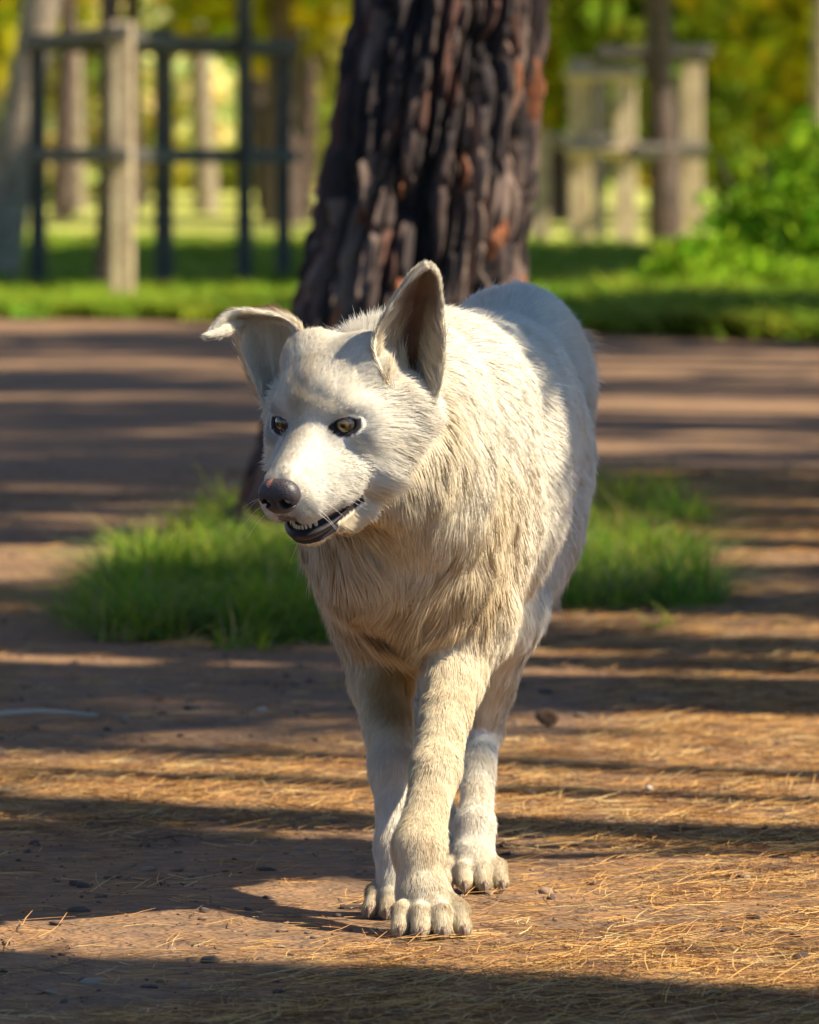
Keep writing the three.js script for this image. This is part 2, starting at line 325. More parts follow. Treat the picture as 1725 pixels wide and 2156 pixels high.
// ------------------------------------------------------------------ pines beside the path (to the right, they throw the bands of shade)
const PINES = [];
function pathPine(tx, d0, R, h, label) {   // its shade crosses the middle of the path at distance d0
  const d = d0 - tx * Math.tan(AZ), t = thing('pine_tree', label, 'tree', [tx, 0, -d], 'pines in the row beside the path');
  const lean = gauss() * 0.12, sd = tx * 7 + d0;
  part('trunk', limbGeo([V(0, -0.1, 0), V(lean * 0.1, 0.4, 0), V(lean, h * 0.5, lean), V(lean * 1.5, h, 0)], [R * 1.45, R * 1.02, R * 0.95, R * 0.8, R * 0.45], 24, 40, 0.12, sd, 0.45), pineBark, t);
  const cl = [];
  for (let i = 0; i < 9; i++) {
    const a = i * 2.4 + d0, y = h * 0.72 + i * h * 0.035, l = rr(1.3, 2.3) * (1 - i * 0.06), e = V(lean + Math.cos(a) * l, y + 0.6, Math.sin(a) * l);
    part('limb', limbGeo([V(lean * 1.2, y, 0), V(lean + Math.cos(a) * l * 0.5, y + 0.1, Math.sin(a) * l * 0.5), e], [0.055, 0.04, 0.015], 6, 6), pineBark, t);
    cl.push([e.x, e.y, e.z, 0.75, 45], [mix(lean, e.x, 0.6), e.y - 0.1, e.z * 0.6, 0.6, 25]);
  }
  t.userData.clumps = cl; t.userData.at = d0; PINES.push(t);
  return t;
}
const PL = 'tall straight pine with a bare trunk and high crown, in the row beside the path';
for (const [tx, d0, R, h] of [[3.1, 6.72, 0.16, 9], [4.4, 7.18, 0.15, 9], [3.8, 6.95, 0.14, 9], [5.2, 6.42, 0.2, 9], [3.5, 8.86, 0.15, 8], [5.0, 9.40, 0.06, 9], [5.3, 9.80, 0.08, 9], [3.9, 10.95, 0.22, 9.5], [5.4, 11.38, 0.16, 9], [4.8, 11.80, 0.20, 9], [3.4, 12.25, 0.17, 9], [8.2, 17.8, 0.22, 10.5], [8.4, 22.3, 0.22, 10.5], [8.0, 25.8, 0.22, 10.5], [8.6, 31.6, 0.22, 10.5], [9.0, 19.3, 0.22, 11], [4.3, 13.25, 0.24, 10],
  [3.6, 15.52, 0.17, 9], [5.6, 16.4, 0.16, 9], [4.6, 17.1, 0.26, 10], [3.9, 18.5, 0.30, 10], [5.2, 19.1, 0.2, 10], [4.2, 22.6, 0.30, 10], [5.5, 23.3, 0.24, 11], [4.6, 25.3, 0.26, 10], [5.8, 26.3, 0.30, 11], [6.4, 21.4, 0.18, 10], [6.2, 28.9, 0.25, 11], [6.6, 29.9, 0.25, 11], [4.4, 31.2, 0.26, 10], [5.6, 32.0, 0.26, 10]]) pathPine(tx, d0, R, h, PL);
// low boughs of these pines that shade particular spots: the dog's back, the right of the path, the right of the trunk
function bough(k, x, y, d, t, r, n) {
  const T = PINES[k], p = V(x, y, -d).addScaledVector(SUN, t).sub(T.position);
  part('limb', limbGeo([V(0, p.y - 0.3, 0), V(p.x * 0.5, p.y, p.z * 0.5), p], [0.04, 0.03, 0.012], 6, 6), pineBark, T);
  T.userData.clumps.push([p.x, p.y, p.z, r, n]);
}
const near = (d0) => PINES.reduce((m, t, i) => Math.abs(t.userData.at - d0) < Math.abs(PINES[m].userData.at - d0) ? i : m, 0);
for (const [d0, x, y, d, t, r, n] of [[8.86, 0.17, 0.60, 8.42, 3.4, 0.24, 60], [8.86, 0.20, 0.52, 8.22, 3.3, 0.18, 40], [8.86, 0.21, 0.40, 8.32, 3.5, 0.17, 34], [13.25, 0.7, 0, 13.2, 4.4, 0.5, 60], [13.25, 0.9, 0, 14.2, 4.6, 0.45, 50],
  [11.8, -0.3, 0, 12.6, 5.2, 0.45, 50], [10.95, -0.2, 0, 11.4, 4.6, 0.3, 26], [12.25, 0.5, 0, 12.2, 4.2, 0.4, 40], [6.72, -0.35, 0, 7.05, 3.6, 0.3, 30], [6.72, 0.3, 0, 6.7, 3.0, 0.5, 22]]) bough(near(d0), x, y, d, t, r, n);
for (const t of PINES) { pineCrown(t, t.userData.clumps); delete t.userData.clumps; delete t.userData.at; }

// ------------------------------------------------------------------ broad-leaved trees, bushes, wood behind
function leafClump(n, r, s) {
  const pos = [], idx = [];
  for (let i = 0; i < n; i++) {
    const o = V(gauss(), gauss(), gauss()).multiplyScalar(r), a = V(gauss(), gauss(), gauss()).normalize(), b = V(gauss(), gauss(), gauss()).cross(a).normalize(), l = s * rr(0.7, 1.2), w = l * 0.42, k = pos.length / 3;
    const q = (u, v) => pos.push(o.x + a.x * u + b.x * v, o.y + a.y * u + b.y * v, o.z + a.z * u + b.z * v);
    q(-l, 0); q(-l * 0.2, w); q(l, 0); q(-l * 0.2, -w); idx.push(k, k + 1, k + 2, k, k + 2, k + 3);
  }
  return rawGeo(pos, idx);
}
const clumpFine = leafClump(12, 0.10, 0.05), clumpBig = leafClump(8, 0.34, 0.19), leaf1 = leafMat(0.22), leaf0 = leafMat(0);
function foliage(name, parent, blobs, geo, col, sc = 1, mat = leaf1, kind) {   // blobs: [x,y,z, rx,ry,rz, n]
  const list = [];
  for (const [x, y, z, rx, ry, rz, n] of blobs) for (let i = 0; i < n; i++) {
    const d = V(gauss(), gauss(), gauss()); if (d.length() > 1.25) d.normalize();
    const v = rr(0.7, 1.3), w = rr(0.75, 1.35), s = sc * rr(0.7, 1.2);
    list.push([x + d.x * rx, y + d.y * ry, z + d.z * rz, rr(-1, 1), rr(0, 6.28), rr(-1, 1), s, s, s, col[0] * v * w, col[1] * v, col[2] * v]);
  }
  return merged(name, geo, mat, list, parent, kind);
}
function leafTree(x, d, h, cr, cb, col, label, group, bark = pineBark, tr = 0.16, n = 170, sc = 1) {
  const t = thing('leafy_tree', label, 'tree', [x, 0, -d], group);
  const lean = gauss() * 0.4;
  part('trunk', limbGeo([V(0, -0.1, 0), V(lean * 0.3, h * 0.3, 0), V(lean, h * 0.8, gauss() * 0.3)], [tr * 1.3, tr, tr * 0.35], 12, 16, 0.12, x + d, 0.5), bark, t);
  const bl = [];
  for (let i = 0; i < 11; i++) {
    const a = i * 2.4 + d, y = mix(cb, h, (i + 0.5) / 11), rad = cr * Math.sin(Math.PI * clamp((i + 2) / 14, 0, 1)) * rr(0.5, 0.95), ex = lean * y / h + Math.cos(a) * rad, ez = Math.sin(a) * rad;
    if (i % 2 === 0) part('limb', limbGeo([V(lean * 0.4, Math.max(0.4, y - 0.8), 0), V(ex * 0.5, y - 0.2, ez * 0.5), V(ex, y, ez)], [tr * 0.4, tr * 0.12], 6, 5), bark, t);
    bl.push([ex, y, ez, cr * 0.42, (h - cb) * 0.15, cr * 0.42, n]);
  }
  const c = foliage('crown', t, bl, clumpBig, col, sc); 
  return t;
}
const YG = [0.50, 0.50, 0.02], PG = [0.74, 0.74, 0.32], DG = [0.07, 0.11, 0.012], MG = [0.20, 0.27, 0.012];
// trees right of the frame over the lawn: they shade its near part
for (const [x, d, h] of [[8.4, 40.7, 12.6], [7.9, 45, 11], [8.1, 48.5, 12], [8.0, 52, 12], [8.4, 55.5, 12], [8.3, 59, 11], [12.5, 47, 15], [13, 52, 15], [5.6, 36, 5.2], [5.9, 33, 5.4]]) leafTree(x, d, h, h < 8 ? 1.7 : 2.5, h < 8 ? 2.8 : h === 12.6 ? 9.2 : 4.6, MG, 'broad leafy park tree shading the near strip of lawn', 'trees shading the lawn', pineBark, 0.2, 110, 1.5);
// trees in view behind
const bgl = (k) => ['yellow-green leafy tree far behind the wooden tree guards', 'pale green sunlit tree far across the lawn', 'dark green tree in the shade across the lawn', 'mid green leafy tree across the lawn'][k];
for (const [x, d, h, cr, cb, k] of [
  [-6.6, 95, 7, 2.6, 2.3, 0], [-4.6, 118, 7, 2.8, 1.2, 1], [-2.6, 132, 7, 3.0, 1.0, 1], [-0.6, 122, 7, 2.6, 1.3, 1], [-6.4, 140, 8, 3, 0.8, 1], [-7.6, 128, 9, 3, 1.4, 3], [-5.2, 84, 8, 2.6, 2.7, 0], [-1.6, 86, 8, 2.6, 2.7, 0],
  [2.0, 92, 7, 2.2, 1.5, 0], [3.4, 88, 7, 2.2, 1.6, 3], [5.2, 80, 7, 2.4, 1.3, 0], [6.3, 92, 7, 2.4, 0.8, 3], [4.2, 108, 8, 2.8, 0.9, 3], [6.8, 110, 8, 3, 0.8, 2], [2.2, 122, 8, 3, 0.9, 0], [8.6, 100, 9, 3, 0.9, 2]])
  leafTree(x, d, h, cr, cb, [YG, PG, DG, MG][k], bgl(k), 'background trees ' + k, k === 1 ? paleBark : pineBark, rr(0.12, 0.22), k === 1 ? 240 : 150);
// bare trunks standing about on the lawn
const trunkTree = (x, d, r, h, lean, bark, label, group) => {
  const t = thing('bare_trunk_tree', label, 'tree', [x, 0, -d], group);
  part('trunk', limbGeo([V(0, -0.1, 0), V(lean * 0.35, h * 0.35, 0), V(lean, h, 0.2)], [r * 1.25, r, r * 0.6], 16, 24, 0.1, x * 3 + d, 0.5), bark, t);
  for (let i = 0; i < 3; i++) { const a = i * 2.1 + d, y = h * (0.8 + i * 0.06); part('limb', limbGeo([V(lean * 0.85, y, 0.1), V(lean + Math.cos(a) * 0.7, y + 0.5, Math.sin(a) * 0.7), V(lean + Math.cos(a) * 1.3, y + 1.3, Math.sin(a) * 1.3)], [r * 0.4, r * 0.1], 6, 6), bark, t); }
  const c = foliage('crown', t, [[lean, h + 0.6, 0, 1.2, 0.8, 1.2, 160], [lean + 0.8, h + 0.2, 0.5, 0.8, 0.6, 0.8, 90]], clumpBig, MG); 
  return t;
};
{
  const b = W(-18, 600, 46.5); trunkTree(b.x, 46.5, 0.125, 5.2, 0.95, paleBark, 'pale smooth leaning trunk beside the wooden tree guard', undefined);
  const e = W(1722, 480, 76); trunkTree(e.x, 76, 0.11, 5, 0.1, paleBark, 'slim tan trunk standing behind the bright green bush', undefined);
  for (const [px, d, r] of [[130, 92, 0.12], [165, 105, 0.1], [268, 98, 0.14], [435, 102, 0.15], [560, 110, 0.12], [640, 96, 0.1]]) { const q = W(px, 400, d); trunkTree(q.x, d, r, 5.5, gauss() * 0.3, px % 2 ? paleBark : pineBark, 'thin trunk among the trees far behind the wooden cage', 'far thin trunks on the lawn'); }
}
{ // bush at the right
  const p = W(1640, 560, 41.5), t = thing('leafy_bush', 'bright green leafy bush on the grass beside the slim tan trunk', 'bush', [p.x, 0, -41.5]);
  for (let i = 0; i < 7; i++) { const a = i * 0.9; part('stem', limbGeo([V(0, 0, 0), V(Math.cos(a) * 0.2, 0.4, Math.sin(a) * 0.2), V(Math.cos(a) * 0.4, 0.85, Math.sin(a) * 0.4)], [0.015, 0.006], 5, 5), pineBark, t); }
  const c = foliage('foliage', t, [[0, 0.42, 0, 0.36, 0.30, 0.35, 420], [0.22, 0.72, 0, 0.22, 0.26, 0.25, 220], [-0.38, 0.2, 0.2, 0.30, 0.14, 0.3, 240], [0.45, 0.35, 0, 0.3, 0.25, 0.3, 220], [-0.05, 0.12, 0.6, 0.5, 0.09, 0.4, 220]], clumpFine, [0.20, 0.36, 0.008]); 
}
{ // far wood that closes the view
  const bl = [];
  for (let i = 0; i < 60; i++) { const x = rr(-32, 32), pale = x < -1 && x > -8; bl.push([x, rr(1.2, 12), -rr(168, 195), 2.6, 2.2, 2, pale ? 14 : 110]); }
  for (let i = 0; i < 40; i++) bl.push([rr(-30, 30), rr(0.4, 1.2), -rr(160, 185), 2.2, 0.7, 2, 60]);
  const c = foliage('far_woodland', scene, bl, clumpBig, [0.42, 0.42, 0.04], 2.2, leaf0, 'stuff'); c.userData.label = 'far green wood closing the park';
}

// ------------------------------------------------------------------ wooden tree guards
function postGeo(w, dp, h) {
  const s = new THREE.Shape(), a = w / 2, b = dp / 2, r = Math.min(a, b) * 0.25;
  s.moveTo(-a + r, -b); s.lineTo(a - r, -b); s.lineTo(a, -b + r); s.lineTo(a, b - r); s.lineTo(a - r, b); s.lineTo(-a + r, b); s.lineTo(-a, b - r); s.lineTo(-a, -b + r); s.closePath();
  const g = new THREE.ExtrudeGeometry(s, { depth: h, bevelEnabled: true, bevelSize: 0.008, bevelThickness: 0.01, bevelSegments: 1 }); g.rotateX(-Math.PI / 2); return g;
}
function barBetween(a, b, w, h) { const g = postGeo(w, h, a.distanceTo(b)); const q = new THREE.Quaternion().setFromUnitVectors(V(0, 1, 0), b.clone().sub(a).normalize()); g.applyQuaternion(q); g.translate(a.x, a.y, a.z); return g; }
{
  const o = W(330, 330, 43); const t = thing('tree_guard', 'dark weathered wooden tree guard of posts and rails on the lawn', 'tree guard', [o.x, 0, -43]);
  const loc = (px, d, y) => { const p = W(px, 330, d); return V(p.x - o.x, y, 43 - d); };
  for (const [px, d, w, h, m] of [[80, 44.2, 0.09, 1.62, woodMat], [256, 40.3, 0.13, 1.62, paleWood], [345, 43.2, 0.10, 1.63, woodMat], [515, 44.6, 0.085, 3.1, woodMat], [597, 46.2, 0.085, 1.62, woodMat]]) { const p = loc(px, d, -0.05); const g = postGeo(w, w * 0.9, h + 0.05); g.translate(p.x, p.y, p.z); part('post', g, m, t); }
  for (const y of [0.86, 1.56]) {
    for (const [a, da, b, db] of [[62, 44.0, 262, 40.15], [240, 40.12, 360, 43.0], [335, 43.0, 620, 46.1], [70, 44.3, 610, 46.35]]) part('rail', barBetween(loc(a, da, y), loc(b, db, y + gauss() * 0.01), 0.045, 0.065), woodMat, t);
  }
  const s = W(228, 330, 42.3); const st = thing('sapling', 'slender dark young tree standing inside the weathered wooden guard', 'tree', [s.x, 0, -42.3]);
  part('trunk', limbGeo([V(-0.02, -0.05, 0), V(0.01, 1, 0), V(0.02, 2.6, 0), V(0.1, 4.2, 0)], [0.075, 0.062, 0.055, 0.03], 12, 20, 0.1, 9, 0.4), pineBark, st);
  const c = foliage('crown', st, [[0.1, 4.3, 0, 0.9, 0.9, 0.9, 240], [0.5, 3.6, 0.1, 0.6, 0.4, 0.6, 90]], clumpBig, YG, 0.8); 
}
{
  const o = W(1320, 330, 68); const t = thing('tree_guard', 'pale sunlit wooden tree guard of broad boards beside the thick pine trunk', 'tree guard', [o.x, 0, -68]);
  const loc = (px, d, y) => { const p = W(px, 330, d); return V(p.x - o.x, y, 68 - d); };
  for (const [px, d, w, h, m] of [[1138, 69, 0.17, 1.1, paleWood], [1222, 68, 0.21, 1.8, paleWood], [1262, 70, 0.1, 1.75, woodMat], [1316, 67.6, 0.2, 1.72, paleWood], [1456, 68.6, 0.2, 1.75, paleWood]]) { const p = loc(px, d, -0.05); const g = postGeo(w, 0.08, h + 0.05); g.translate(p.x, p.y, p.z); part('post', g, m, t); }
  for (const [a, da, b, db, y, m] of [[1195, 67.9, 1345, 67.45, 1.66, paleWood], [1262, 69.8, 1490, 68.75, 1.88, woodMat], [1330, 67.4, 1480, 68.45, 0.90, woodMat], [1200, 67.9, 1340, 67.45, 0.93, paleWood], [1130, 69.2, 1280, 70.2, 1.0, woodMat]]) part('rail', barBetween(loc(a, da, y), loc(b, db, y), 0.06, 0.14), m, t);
  const s = W(1396, 330, 68); const st = thing('young_tree', 'dark young tree rising inside the pale wooden guard', 'tree', [s.x, 0, -68]);
  part('trunk', limbGeo([V(0.03, -0.05, 0), V(0, 1, 0), V(-0.06, 2.4, 0), V(-0.1, 4.5, 0)], [0.17, 0.15, 0.12, 0.05], 14, 20, 0.12, 19, 0.4), pineBark, st);
  const c = foliage('crown', st, [[-0.1, 4.6, 0, 1.3, 1.0, 1.3, 300], [0.9, 3.4, 0.3, 0.7, 0.5, 0.7, 120], [-0.9, 3.1, 0, 0.6, 0.5, 0.6, 100]], clumpBig, YG); 
}
// a grey twig and a cone on the earth
{
  const g0 = (px, py) => { const d = CAMH * PX / (py - 330); const p = W(px, py, d); return V(p.x, groundH(p.x, -d), -d); };
  const a = g0(-60, 1530), b = g0(205, 1522), t = tag(part('fallen_twig', limbGeo([a.clone().add(V(0, 0.012, 0)), a.clone().lerp(b, 0.5).add(V(0, 0.018, 0.01)), b.clone().add(V(0, 0.008, 0))], [0.0045, 0.004, 0.002], 8, 14, 0.25, 4, 0.1), std({ color: lin(0.5, 0.4, 0.29) }), scene), 'pale dry twig lying on the needle-strewn earth', 'twig');
  const c = g0(1172, 1535), pc = thing('pine_cone', 'small brown pine cone lying on the earth beside the dog', 'pine cone', [c.x, c.y, c.z]);
  const sg = new THREE.SphereGeometry(1, 6, 4); sg.scale(0.008, 0.003, 0.006); const gs = [];
  for (let i = 0; i < 46; i++) { const u = i / 46, a2 = i * 2.39996, r = 0.014 * Math.sin(Math.PI * (0.12 + 0.8 * u)); const g = sg.clone(); g.rotateZ(0.6); g.translate(r, 0, 0); g.rotateY(a2); g.translate(0, u * 0.045, 0); gs.push(g); }
  const cg = mergeGeometries(gs); cg.scale(0.7, 0.8, 0.7); cg.rotateZ(1.35); cg.rotateY(0.7); cg.translate(0, 0.011, 0);
  part('scales', cg, std({ color: lin(0.22, 0.13, 0.07) }), pc);
}

// ------------------------------------------------------------------ the dog
// Body: bones (tapered capsules) and ellipsoids joined by a smooth minimum on a 3 mm grid.
const HY = 30 * Math.PI / 180, HP = 24 * Math.PI / 180;
const HO = W(661, 893, 7.50);
const hf = V(-Math.sin(HY) * Math.cos(HP), -Math.sin(HP), Math.cos(HY) * Math.cos(HP));
const hu = V(-Math.sin(HY) * Math.sin(HP), Math.cos(HP), Math.cos(HY) * Math.sin(HP));
const hr = V(Math.cos(HY), 0, Math.sin(HY));
const HD = (r, u, f) => HO.clone().addScaledVector(hr, r / 1000).addScaledVector(hu, u / 1000).addScaledVector(hf, f / 1000);   // head axes, mm
const dirH = (r, u, f) => V(0, 0, 0).addScaledVector(hr, r).addScaledVector(hu, u).addScaledVector(hf, f).normalize();
const BACK = V(0.16, 0, -0.98).normalize();
const prims = [];
const WHITE = [0.92, 0.855, 0.71], CREAM = [0.86, 0.735, 0.51], TAN = [0.69, 0.50, 0.27], COOL = [0.92, 0.855, 0.72];
function bone(a, b, ra, rb, k, dir, len, col = WHITE, tag = 'body') { prims.push({ t: 0, a, b, ra, rb, k, dir, len, col, tag, c: a.clone().lerp(b, 0.5), R: a.distanceTo(b) / 2 + Math.max(ra, rb) }); }
function blob(c, rx, ry, rz, k, dir, len, col = WHITE, tag = 'body', ax) { prims.push({ t: 1, c, r: [rx, ry, rz], k, dir, len, col, tag, ax, R: Math.max(rx, ry, rz) }); }
const DOWN = V(0, -1, 0.1), DB = V(0.12, -0.55, -0.82).normalize(), axBody = [V(0.985, 0, 0.17).normalize(), V(0, 1, 0), V(-0.17, 0, 0.985).normalize()];
// trunk
blob(W(876, 1075, 7.88), 0.104, 0.160, 0.12, 0.04, V(0, -1, 0.15), 0.038, [0.76, 0.62, 0.41], 'chest', axBody);
blob(W(858, 1200, 7.80), 0.083, 0.083, 0.08, 0.05, V(0, -1, 0.12), 0.042, TAN, 'chest', axBody);
blob(W(985, 1005, 8.08), 0.112, 0.165, 0.20, 0.05, DB, 0.030, WHITE, 'body', axBody);
blob(W(1035, 950, 8.30), 0.108, 0.155, 0.22, 0.05, DB, 0.026, COOL, 'body', axBody);
blob(W(1080, 782, 8.54), 0.088, 0.100, 0.14, 0.05, V(0.15, -0.25, -0.95).normalize(), 0.026, COOL, 'body', axBody);
blob(W(990, 850, 8.16), 0.092, 0.092, 0.22, 0.06, BACK, 0.030, COOL, 'body', axBody);
bone(W(920, 835, 7.90), W(890, 990, 7.86), 0.086, 0.092, 0.06, V(0.2, -0.7, -0.4).normalize(), 0.030, WHITE, 'ruff');
// neck and ruff
bone(W(826, 836, 7.68), W(905, 890, 7.92), 0.084, 0.104, 0.05, V(0.25, -0.45, -0.75).normalize(), 0.031, WHITE, 'ruff');
bone(W(815, 960, 7.62), W(870, 1075, 7.78), 0.076, 0.094, 0.05, V(0.12, -0.95, 0.05).normalize(), 0.033, CREAM, 'ruff');
blob(W(905, 950, 7.68), 0.058, 0.10, 0.075, 0.05, V(0.35, -0.85, -0.2).normalize(), 0.031, WHITE, 'ruff');
blob(W(778, 1130, 7.72), 0.066, 0.075, 0.07, 0.05, V(-0.1, -1, 0.1).normalize(), 0.038, [0.76, 0.62, 0.41], 'chest');
// shoulders and forelegs (dog's left one steps forward)
bone(W(985, 1090, 7.93), W(975, 1300, 7.84), 0.07, 0.05, 0.05, V(0.05, -1, -0.2).normalize(), 0.028, WHITE, 'leg');
bone(W(975, 1300, 7.84), W(957, 1420, 7.80), 0.05, 0.030, 0.03, DOWN, 0.018, CREAM, 'leg');
bone(W(957, 1420, 7.80), W(918, 1620, 7.69), 0.030, 0.0225, 0.02, DOWN, 0.013, CREAM, 'leg');
bone(W(918, 1620, 7.69), W(882, 1785, 7.62), 0.0225, 0.0245, 0.02, DOWN, 0.012, CREAM, 'leg');
bone(W(882, 1785, 7.62), W(886, 1880, 7.605), 0.0255, 0.0215, 0.02, DOWN, 0.011, CREAM, 'leg');
bone(W(886, 1880, 7.605), W(900, 1925, 7.60), 0.022, 0.024, 0.02, DOWN, 0.009, WHITE, 'leg');
bone(W(796, 1090, 7.95), W(800, 1300, 7.92), 0.066, 0.044, 0.05, V(-0.05, -1, -0.1).normalize(), 0.028, CREAM, 'leg');
bone(W(800, 1300, 7.92), W(804, 1420, 7.90), 0.044, 0.033, 0.03, DOWN, 0.018, CREAM, 'leg');
bone(W(802, 1420, 7.90), W(828, 1620, 7.83), 0.032, 0.022, 0.02, DOWN, 0.013, CREAM, 'leg');
bone(W(828, 1620, 7.83), W(836, 1780, 7.79), 0.021, 0.0205, 0.02, DOWN, 0.012, COOL, 'leg');
bone(W(836, 1780, 7.79), W(833, 1895, 7.78), 0.020, 0.020, 0.02, DOWN, 0.010, COOL, 'leg');
// hind legs (dog's left one forward, the other behind the forelegs)
bone(W(1105, 860, 8.50), W(1092, 1120, 8.26), 0.070, 0.057, 0.05, V(0, -0.9, -0.45).normalize(), 0.030, COOL, 'leg');
bone(W(1092, 1120, 8.26), W(1066, 1290, 8.14), 0.057, 0.037, 0.04, V(0, -1, -0.2).normalize(), 0.024, COOL, 'leg');
bone(W(1066, 1290, 8.14), W(1013, 1540, 8.24), 0.037, 0.0185, 0.03, V(0, -1, -0.1).normalize(), 0.018, COOL, 'leg');
bone(W(1013, 1540, 8.24), W(1001, 1740, 8.10), 0.0185, 0.017, 0.02, DOWN, 0.012, COOL, 'leg');
bone(W(1003, 1740, 8.10), W(998, 1822, 8.075), 0.0185, 0.021, 0.02, DOWN, 0.010, COOL, 'leg');
bone(W(1015, 860, 8.52), W(985, 1130, 8.42), 0.072, 0.065, 0.05, V(0, -0.9, -0.45).normalize(), 0.028, COOL, 'leg');
bone(W(985, 1130, 8.42), W(955, 1290, 8.36), 0.065, 0.048, 0.04, DOWN, 0.022, COOL, 'leg');
bone(W(955, 1290, 8.36), W(918, 1545, 8.62), 0.044, 0.022, 0.03, DOWN, 0.016, COOL, 'leg');
bone(W(918, 1545, 8.62), W(915, 1740, 8.52), 0.021, 0.020, 0.02, DOWN, 0.012, COOL, 'leg');
// tail, hanging behind and to the side
bone(W(1110, 730, 8.64), W(1168, 770, 8.72), 0.034, 0.030, 0.03, V(0.75, -0.6, -0.2).normalize(), 0.034, WHITE, 'tail');
bone(W(1168, 770, 8.72), W(1150, 1000, 8.80), 0.030, 0.024, 0.03, V(0.1, -0.95, -0.2).normalize(), 0.04, WHITE, 'tail');
bone(W(1150, 1000, 8.80), W(1135, 1200, 8.82), 0.024, 0.012, 0.03, V(0.1, -0.95, -0.2).normalize(), 0.05, WHITE, 'tail');
// paws: each with four toes, tip first
const CLAWS = [];
function paw(cx, tipD, s, yaw, col, claw, offs = [[-33, -14], [-12, 0], [11, 1], [32, -13]]) {
  const C = W(cx, 330 + CAMH * PX / tipD, tipD); C.y = 0; const cy = Math.cos(yaw), sy = Math.sin(yaw);
  const L = (x, y, z) => V(C.x + (x * cy + z * sy) * s / 1000, y * s / 1000, C.z + (z * cy - x * sy) * s / 1000);
  const dusty = [col[0] * 0.86, col[1] * 0.8, col[2] * 0.68];
  bone(L(0, 40, -70), L(0, 38, -54), 0.023 * s, 0.021 * s, 0.02, DOWN, 0.008, col, 'paw');
  for (const [x, z] of offs) {
    bone(L(x * 0.62, 37, -58 + z * 0.5), L(x * 1.0, 29, -32 + z), 0.0125 * s, 0.0122 * s, 0.007, V(0, -0.4, 0.9), 0.008, dusty, 'paw');
    bone(L(x * 1.0, 28, -32 + z), L(x * 1.12, 11.5, -12 + z), 0.0118 * s, 0.0105 * s, 0.004, V(0, -0.7, 0.7), 0.0075, dusty, 'paw');
    CLAWS.push([L(x * 1.13, 13, -3 + z), L(x * 1.16, 1.5, claw + z), 0.0036 * s]);
  }
  blob(L(0, 13, -44), 0.024 * s, 0.012, 0.022 * s, 0.006, DOWN, 0.005, [0.4, 0.32, 0.26], 'paw');
}
paw(912, 7.535, 0.94, 0.05, WHITE, 4);
paw(838, 7.735, 0.90, -0.12, COOL, 5);
paw(1001, 8.02, 0.88, 0.06, COOL, 9);
paw(918, 8.46, 0.92, 0, COOL, 7);
// head
const hb = (c, rx, ry, rz, k, d, len, col, tg = 'head') => blob(HD(...c), rx / 1000, ry / 1000, rz / 1000, k / 1000, dirH(...d), len / 1000, col, tg, [hr, hu, hf]);
const hbone = (a, b, ra, rb, k, d, len, col, tg = 'head') => bone(HD(...a), HD(...b), ra / 1000, rb / 1000, k / 1000, dirH(...d), len / 1000, col, tg);
hb([0, 17, -62], 56, 46, 72, 20, [0, 0.1, -1], 10, WHITE);
hb([0, 12, -30], 46, 30, 34, 20, [0, 0.3, -1], 7, WHITE);
blob(W(652, 752, 7.572), 0.027, 0.026, 0.03, 0.03, dirH(-0.3, 0.5, -0.8), 0.012, WHITE, 'head');
blob(W(770, 757, 7.522), 0.026, 0.026, 0.03, 0.03, dirH(0.3, 0.5, -0.8), 0.012, WHITE, 'head');
for (const s of [-1, 1]) {
  hb([s * 32, 14, -16], 17, 10, 17, 16, [s * 0.5, 0.3, -1], 7, WHITE);                       // brow
  hb([s * 45, -20, -34], 26, 30, 42, 20, [s * 0.35, -0.25, -1], 12, WHITE);                   // cheek bone
  hbone([s * 44, -60, -20], [s * 54, -20, -78], 30, 40, 22, [s * 0.5, -0.7, -0.8], 30, WHITE, 'cheek');
  hbone([s * 15, -55, 73], [s * 26, -50, 16], 20.5, 29, 12, [s * 0.3, -0.35, -1], 8, WHITE, 'muzzle');   // upper lip
  hbone([s * 14, -63, 72], [s * 30, -64, 24], 16, 19, 10, [s * 0.3, -0.6, -0.8], 8, WHITE, 'muzzle');
}
hbone([0, -17, -8], [0, -34, 77], 32, 22, 18, [0, 0.1, -1], 8, WHITE, 'muzzle');            // bridge of the nose
hb([0, -50, 75], 23, 21, 16, 10, [0, -0.3, -1], 4, WHITE, 'muzzle');
const nHeadUpper = prims.length;
// lower jaw is joined after the mouth has been cut
hbone([-9, -100, 56], [-22, -92, 0], 13, 21, 6, [-0.2, -0.7, -0.8], 10, CREAM, 'jaw');
hbone([9, -100, 56], [22, -92, 0], 13, 21, 6, [0.2, -0.7, -0.8], 10, CREAM, 'jaw');
hb([0, -101, 60], 16, 12, 15, 6, [0, -0.7, -0.7], 7, WHITE, 'jaw');
hbone([0, -92, -10], [0, -80, -60], 36, 52, 24, [0, -0.8, -0.6], 26, CREAM, 'throat');
hb([0, -84, 22], 27, 24, 40, 4, [0, 0, -1], 0, [0.06, 0.015, 0.014], 'mouth');
const EYES = [HD(-37.5, -1, -3), HD(37.5, -1, -3)];
const Hx = new Float64Array(3);
const headXYZ = (x, y, z) => { const dx = (x - HO.x) * 1000, dy = (y - HO.y) * 1000, dz = (z - HO.z) * 1000; Hx[0] = dx * hr.x + dy * hr.y + dz * hr.z; Hx[1] = dx * hu.x + dy * hu.y + dz * hu.z; Hx[2] = dx * hf.x + dy * hf.y + dz * hf.z; return Hx; };
